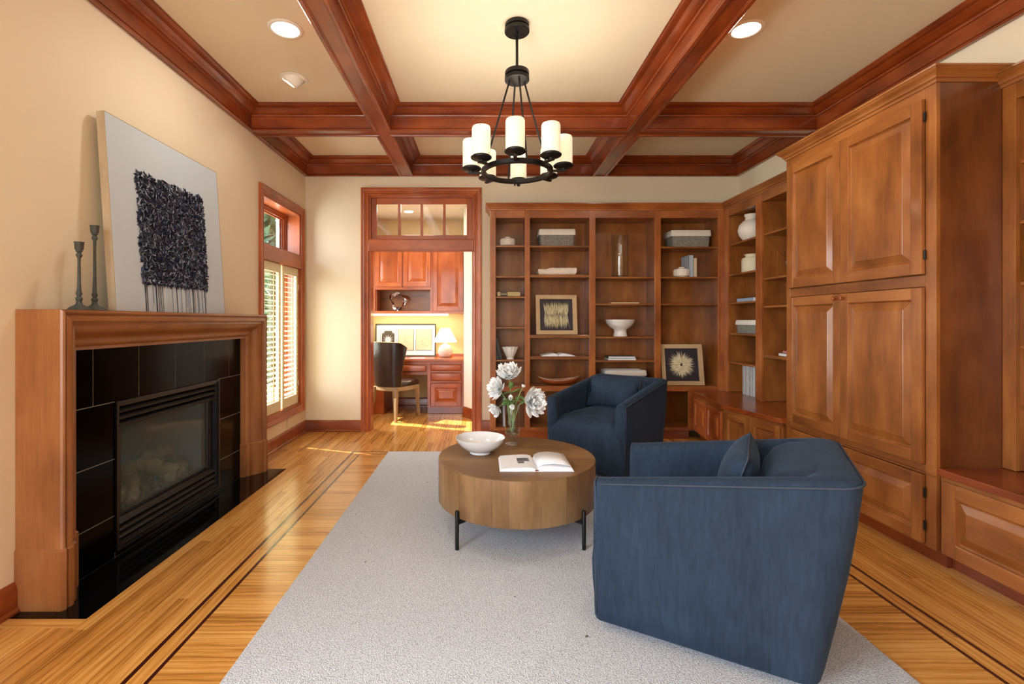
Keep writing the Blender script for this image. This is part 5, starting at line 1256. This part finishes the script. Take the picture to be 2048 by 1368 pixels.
# framed triptych on the desk
t = thing('framed_picture', 'wide black-framed triptych of botanical prints leaning behind the office desk', 'picture', loc=(Xy(810.7, 6.98), 6.99, .7455))
WD, HT = .885, .475
f_ = Fr((0, 0, 0), (1, 0, 0), (0, math.sin(.09), math.cos(.09)), (0, -math.cos(.09), math.sin(.09)))
MB().sweep(f_, rect(-WD/2, WD/2, 0, HT), [(0, 0), (0, .022), (.016, .022), (.016, .002)], closed=True).build('frame', plain('dark_olive_frame', (62, 58, 46), .5), t)
MB().box(-WD/2+.01, WD/2-.01, .01, HT-.01, .001, .006, fr=f_).build('mat_board', PAPER, t)
OL = plain('thin_print_border', (60, 60, 52), .7)
for i, cx_ in enumerate((-.255, .005, .265)):
    MB().sweep(f_, rect(cx_-.117, cx_+.117, .085, .395), [(0, .006), (0, .0075), (.005, .0075), (.005, .006)], closed=True).build('print_border', OL, t)
    if i:
        MB().box(cx_-.111, cx_+.111, .091, .389, .006, .0068, fr=f_).build('print', plain('aged_print_%s' % 'ab'[i-1], (222, 206, 174), .8, 0, 0, .12, vscale=35), t)
        b = MB()
        for j in range(16): feather(b, f_, cx_+rr.uniform(-.05, .05), .24+rr.uniform(-.08, .08), rr.uniform(0, 2*PI), rr.uniform(.03, .07), .0016, .0069)
        b.build('line_drawing', plain('faint_sepia', (190, 176, 150), .8), t, kind='stuff')
    else:
        MB().box(cx_-.093, cx_+.093, .110, .372, .006, .0068, fr=f_).build('print', plain('dark_botanical_print', (84, 74, 60), .7), t)
        b = MB()
        for j in range(24): a_ = 2*PI*j/24; feather(b, f_, cx_+.006*math.cos(a_), .24+.006*math.sin(a_), a_, .05 if j % 2 else .075, .004, .0069)
        for sx in (-1, 1):
            for sz in (-1, 1):
                for j in range(7): feather(b, f_, cx_+sx*.088, .241+sz*.125, math.atan2(-sz, -sx)+(j-3)*.28, .045, .003, .0069)
        b.build('rosette', PAPER, t, kind='stuff')
# table lamp
LX, LY = Xy(890.5, 6.83), 6.83
t = thing('table_lamp', 'lit table lamp with round white base and cone shade on the office desk', 'lamp', loc=(LX, LY, .7455))
MB().lathe([(.055, 0), (.075, .006), (.096, .04), (.102, .085), (.094, .13), (.065, .168), (.040, .180), (.036, .188), (.012, .192), (.012, .22), (.001, .22)], 40).build('base', plain('white_crackle_glaze', (226, 210, 200), .4), t, smooth=60)
MB().lathe([(.172, .215), (.066, .415), (.064, .415), (.170, .215)], 48, caps=False).build('lamp_shade', plain('lit_lampshade', (250, 240, 224), .8, emit=(255, 238, 214), es=.6), t, smooth=60)
MB().lathe([(.004, .22), (.004, .425), (.008, .428), (.006, .436)], 10).build('harp', BRASS, t, smooth=60)
light('table_lamp_bulb', 'POINT', (LX, LY, 1.055), 2, (1, .82, .58), .03)
o = MB().box(-.11, .08, -.07, .07, 0, .003).build('paper_sheet', PAPER); o.location = (-.90, 6.66, .7455); tag(o, 'white sheet of paper on the office desk', 'paper')
# cream roses at the left end of the desk
t = thing('rose_bouquet', 'small bouquet of cream roses behind the desk chair', 'flowers', loc=(-1.52, 6.72, .7455))
MB().lathe([(.04, 0), (.045, .01), (.05, .11), (.047, .11), (.042, .012), (.001, .01)], 24).build('pot', WHITEC, t, smooth=50)
rr2 = random.Random(4)
for i in range(7):
    b = MB(); c_ = Vector((rr2.uniform(-.07, .09), rr2.uniform(-.05, .05), .17+rr2.uniform(-.01, .03)))
    for j in range(14): a_ = rr2.uniform(0, 2*PI); e_ = rr2.uniform(.2, 1.3); petal(b, c_, Vector((math.cos(a_)*math.cos(e_), math.sin(a_)*math.cos(e_), math.sin(e_))), Vector((0, 0, 1)), .034, .02, -.3, rr2)
    b.build('bloom', plain('cream_rose', (244, 232, 190), .6) if i == 0 else bpy.data.materials['cream_rose'], t, smooth=180)
    MB().tube([(0, 0, .08), c_*.6+Vector((0, 0, .05)), c_], .003, 6).build('stem', STEMG, t, smooth=180)
# switch
U_ = (Vector((.20, 5.59, 0))-Vector((-.262, 6.37, 0))).normalized(); n_ = Vector((-U_.y, U_.x, 0)); n_ = -n_ if n_.y > 0 else n_
q = Vector((-.262, 6.37, 0))+U_*.17
t = thing('light_switch', 'white rocker light switch on the angled office wall', 'light switch', loc=(q.x, q.y, H-(632.6-642)*6.2/960)); t.rotation_euler = (0, 0, math.atan2(U_.y, U_.x))
MB().box(-.036, .036, -.006, -.0005, -.058, .058).build('cover_plate', PLATE, t, bevel=.002); MB().box(-.016, .016, -.010, -.006, -.032, .032).build('rocker', PAPER, t, bevel=.002)
# desk chair
A = Vector((-1.089, 5.96, 0)); Bq = Vector((-1.4525, 6.17, 0)); Cq = Vector((-.853, 6.366, 0))
fwd = Vector((.5, .866, 0)); rz = math.atan2(fwd.y, fwd.x)-PI/2; mid = (A+Bq)/2
t = thing('desk_chair', 'dark brown leather barrel-back chair with limed oak legs at the office desk', 'chair', loc=tuple(mid), rz=rz)
# local: +y forward, x to the right; back legs at y=0
lw = .21
lm = wood('limed', 'Z')
def leg(pts): 
    rings = []
    for (x_, y_, z_, s_) in pts: rings.append([(x_-s_, y_-s_, z_), (x_+s_, y_-s_, z_), (x_+s_, y_+s_, z_), (x_-s_, y_+s_, z_)])
    MB().loft(rings).build('leg', lm, t, bevel=.003)
leg([(lw, 0, 0, .016), (lw-.01, .012, .15, .018), (lw-.025, .035, .30, .021), (lw-.03, .04, .42, .022)])
leg([(-lw, 0, 0, .016), (-lw+.01, .012, .15, .018), (-lw+.025, .035, .30, .021), (-lw+.03, .04, .42, .022)])
leg([(lw, .47, 0, .014), (lw-.01, .455, .15, .017), (lw-.01, .445, .30, .021), (lw-.01, .44, .42, .022)])
leg([(-lw, .47, 0, .014), (-lw+.01, .455, .15, .017), (-lw+.01, .445, .30, .021), (-lw+.01, .44, .42, .022)])
def dsh(hx, y0, y1, z, k=16):
    o_ = []
    for i in range(k+1): a_ = PI+PI*i/k; o_.append((hx*math.cos(a_), y0+.17+.17*math.sin(a_), z))
    return o_+[(hx, y1-.03, z), (hx-.03, y1, z), (-hx+.03, y1, z), (-hx, y1-.03, z)]
MB().loft([dsh(.225, .0, .46, .375), dsh(.23, -.005, .465, .38), dsh(.23, -.005, .465, .425), dsh(.225, 0, .46, .43)]).build('seat_rail', wood('limed', 'X'), t, smooth=30)
MB().loft([dsh(.222, .0, .458, .431), dsh(.232, -.005, .468, .445), dsh(.232, -.003, .468, .47), dsh(.215, .02, .45, .492), dsh(.14, .08, .36, .505), dsh(.05, .14, .26, .508)]).build('seat', LEATHER, t, smooth=60)
rings = []; nails = []
for i in range(25):
    u = -1+2*i/24
    def bp(z, off):
        fl = .225+.055*max(0, (z-.44)/.5)**1.3
        wy_ = .17+.02*(z-.44); a_ = -PI/2+u*(1.15+.42*max(0, min(1, (z-.47)/.45))**1.5)
        cx_, cy_ = (fl+off)*math.cos(a_), .17+(wy_+off+.03*(z-.44))*math.sin(a_)-.10*(z-.44)
        return (cx_, cy_, z)
    ztop = 1.0-.05*max(0, abs(u)-.7)/.3-.02*u*u
    lo_ = .435
    sc_ = [lo_, lo_+(ztop-lo_)*.35, lo_+(ztop-lo_)*.7, ztop-.02]
    outer = [bp(z, .012) for z in sc_]; inner = [bp(z, -.03) for z in sc_][::-1]
    topm = bp(ztop, -.004); topo = bp(ztop-.004, .010); topi = bp(ztop-.006, -.024)
    narrow = abs(u) > .999
    rings.append(outer+[topo, topm, topi]+inner)
# wing shape: pinch the ends inward at the waist
MB().loft(rings).build('backrest', LEATHER, t, smooth=60)
b = MB()
for e in (0, 24):
    rg = rings[e]
    for j in range(4):
        p, q = Vector(rg[j]), Vector(rg[j+1])
        for k_ in range(9):
            c_ = p.lerp(q, k_/9); d_ = Vector((c_.x, c_.y-.17, 0)).normalized()*.002; b.lathe([(.0055, -.002), (.0055, .002), (.001, .005)], 6, tuple(c_+d_))
for i in range(24):
    p, q = Vector(rings[i][4]), Vector(rings[i+1][4])
    for k_ in range(2): c_ = p.lerp(q, k_/2); b.lathe([(.0055, -.002), (.0055, .002), (.001, .005)], 6, tuple(c_))
b.build('nailheads', BRASS, t, kind='stuff')
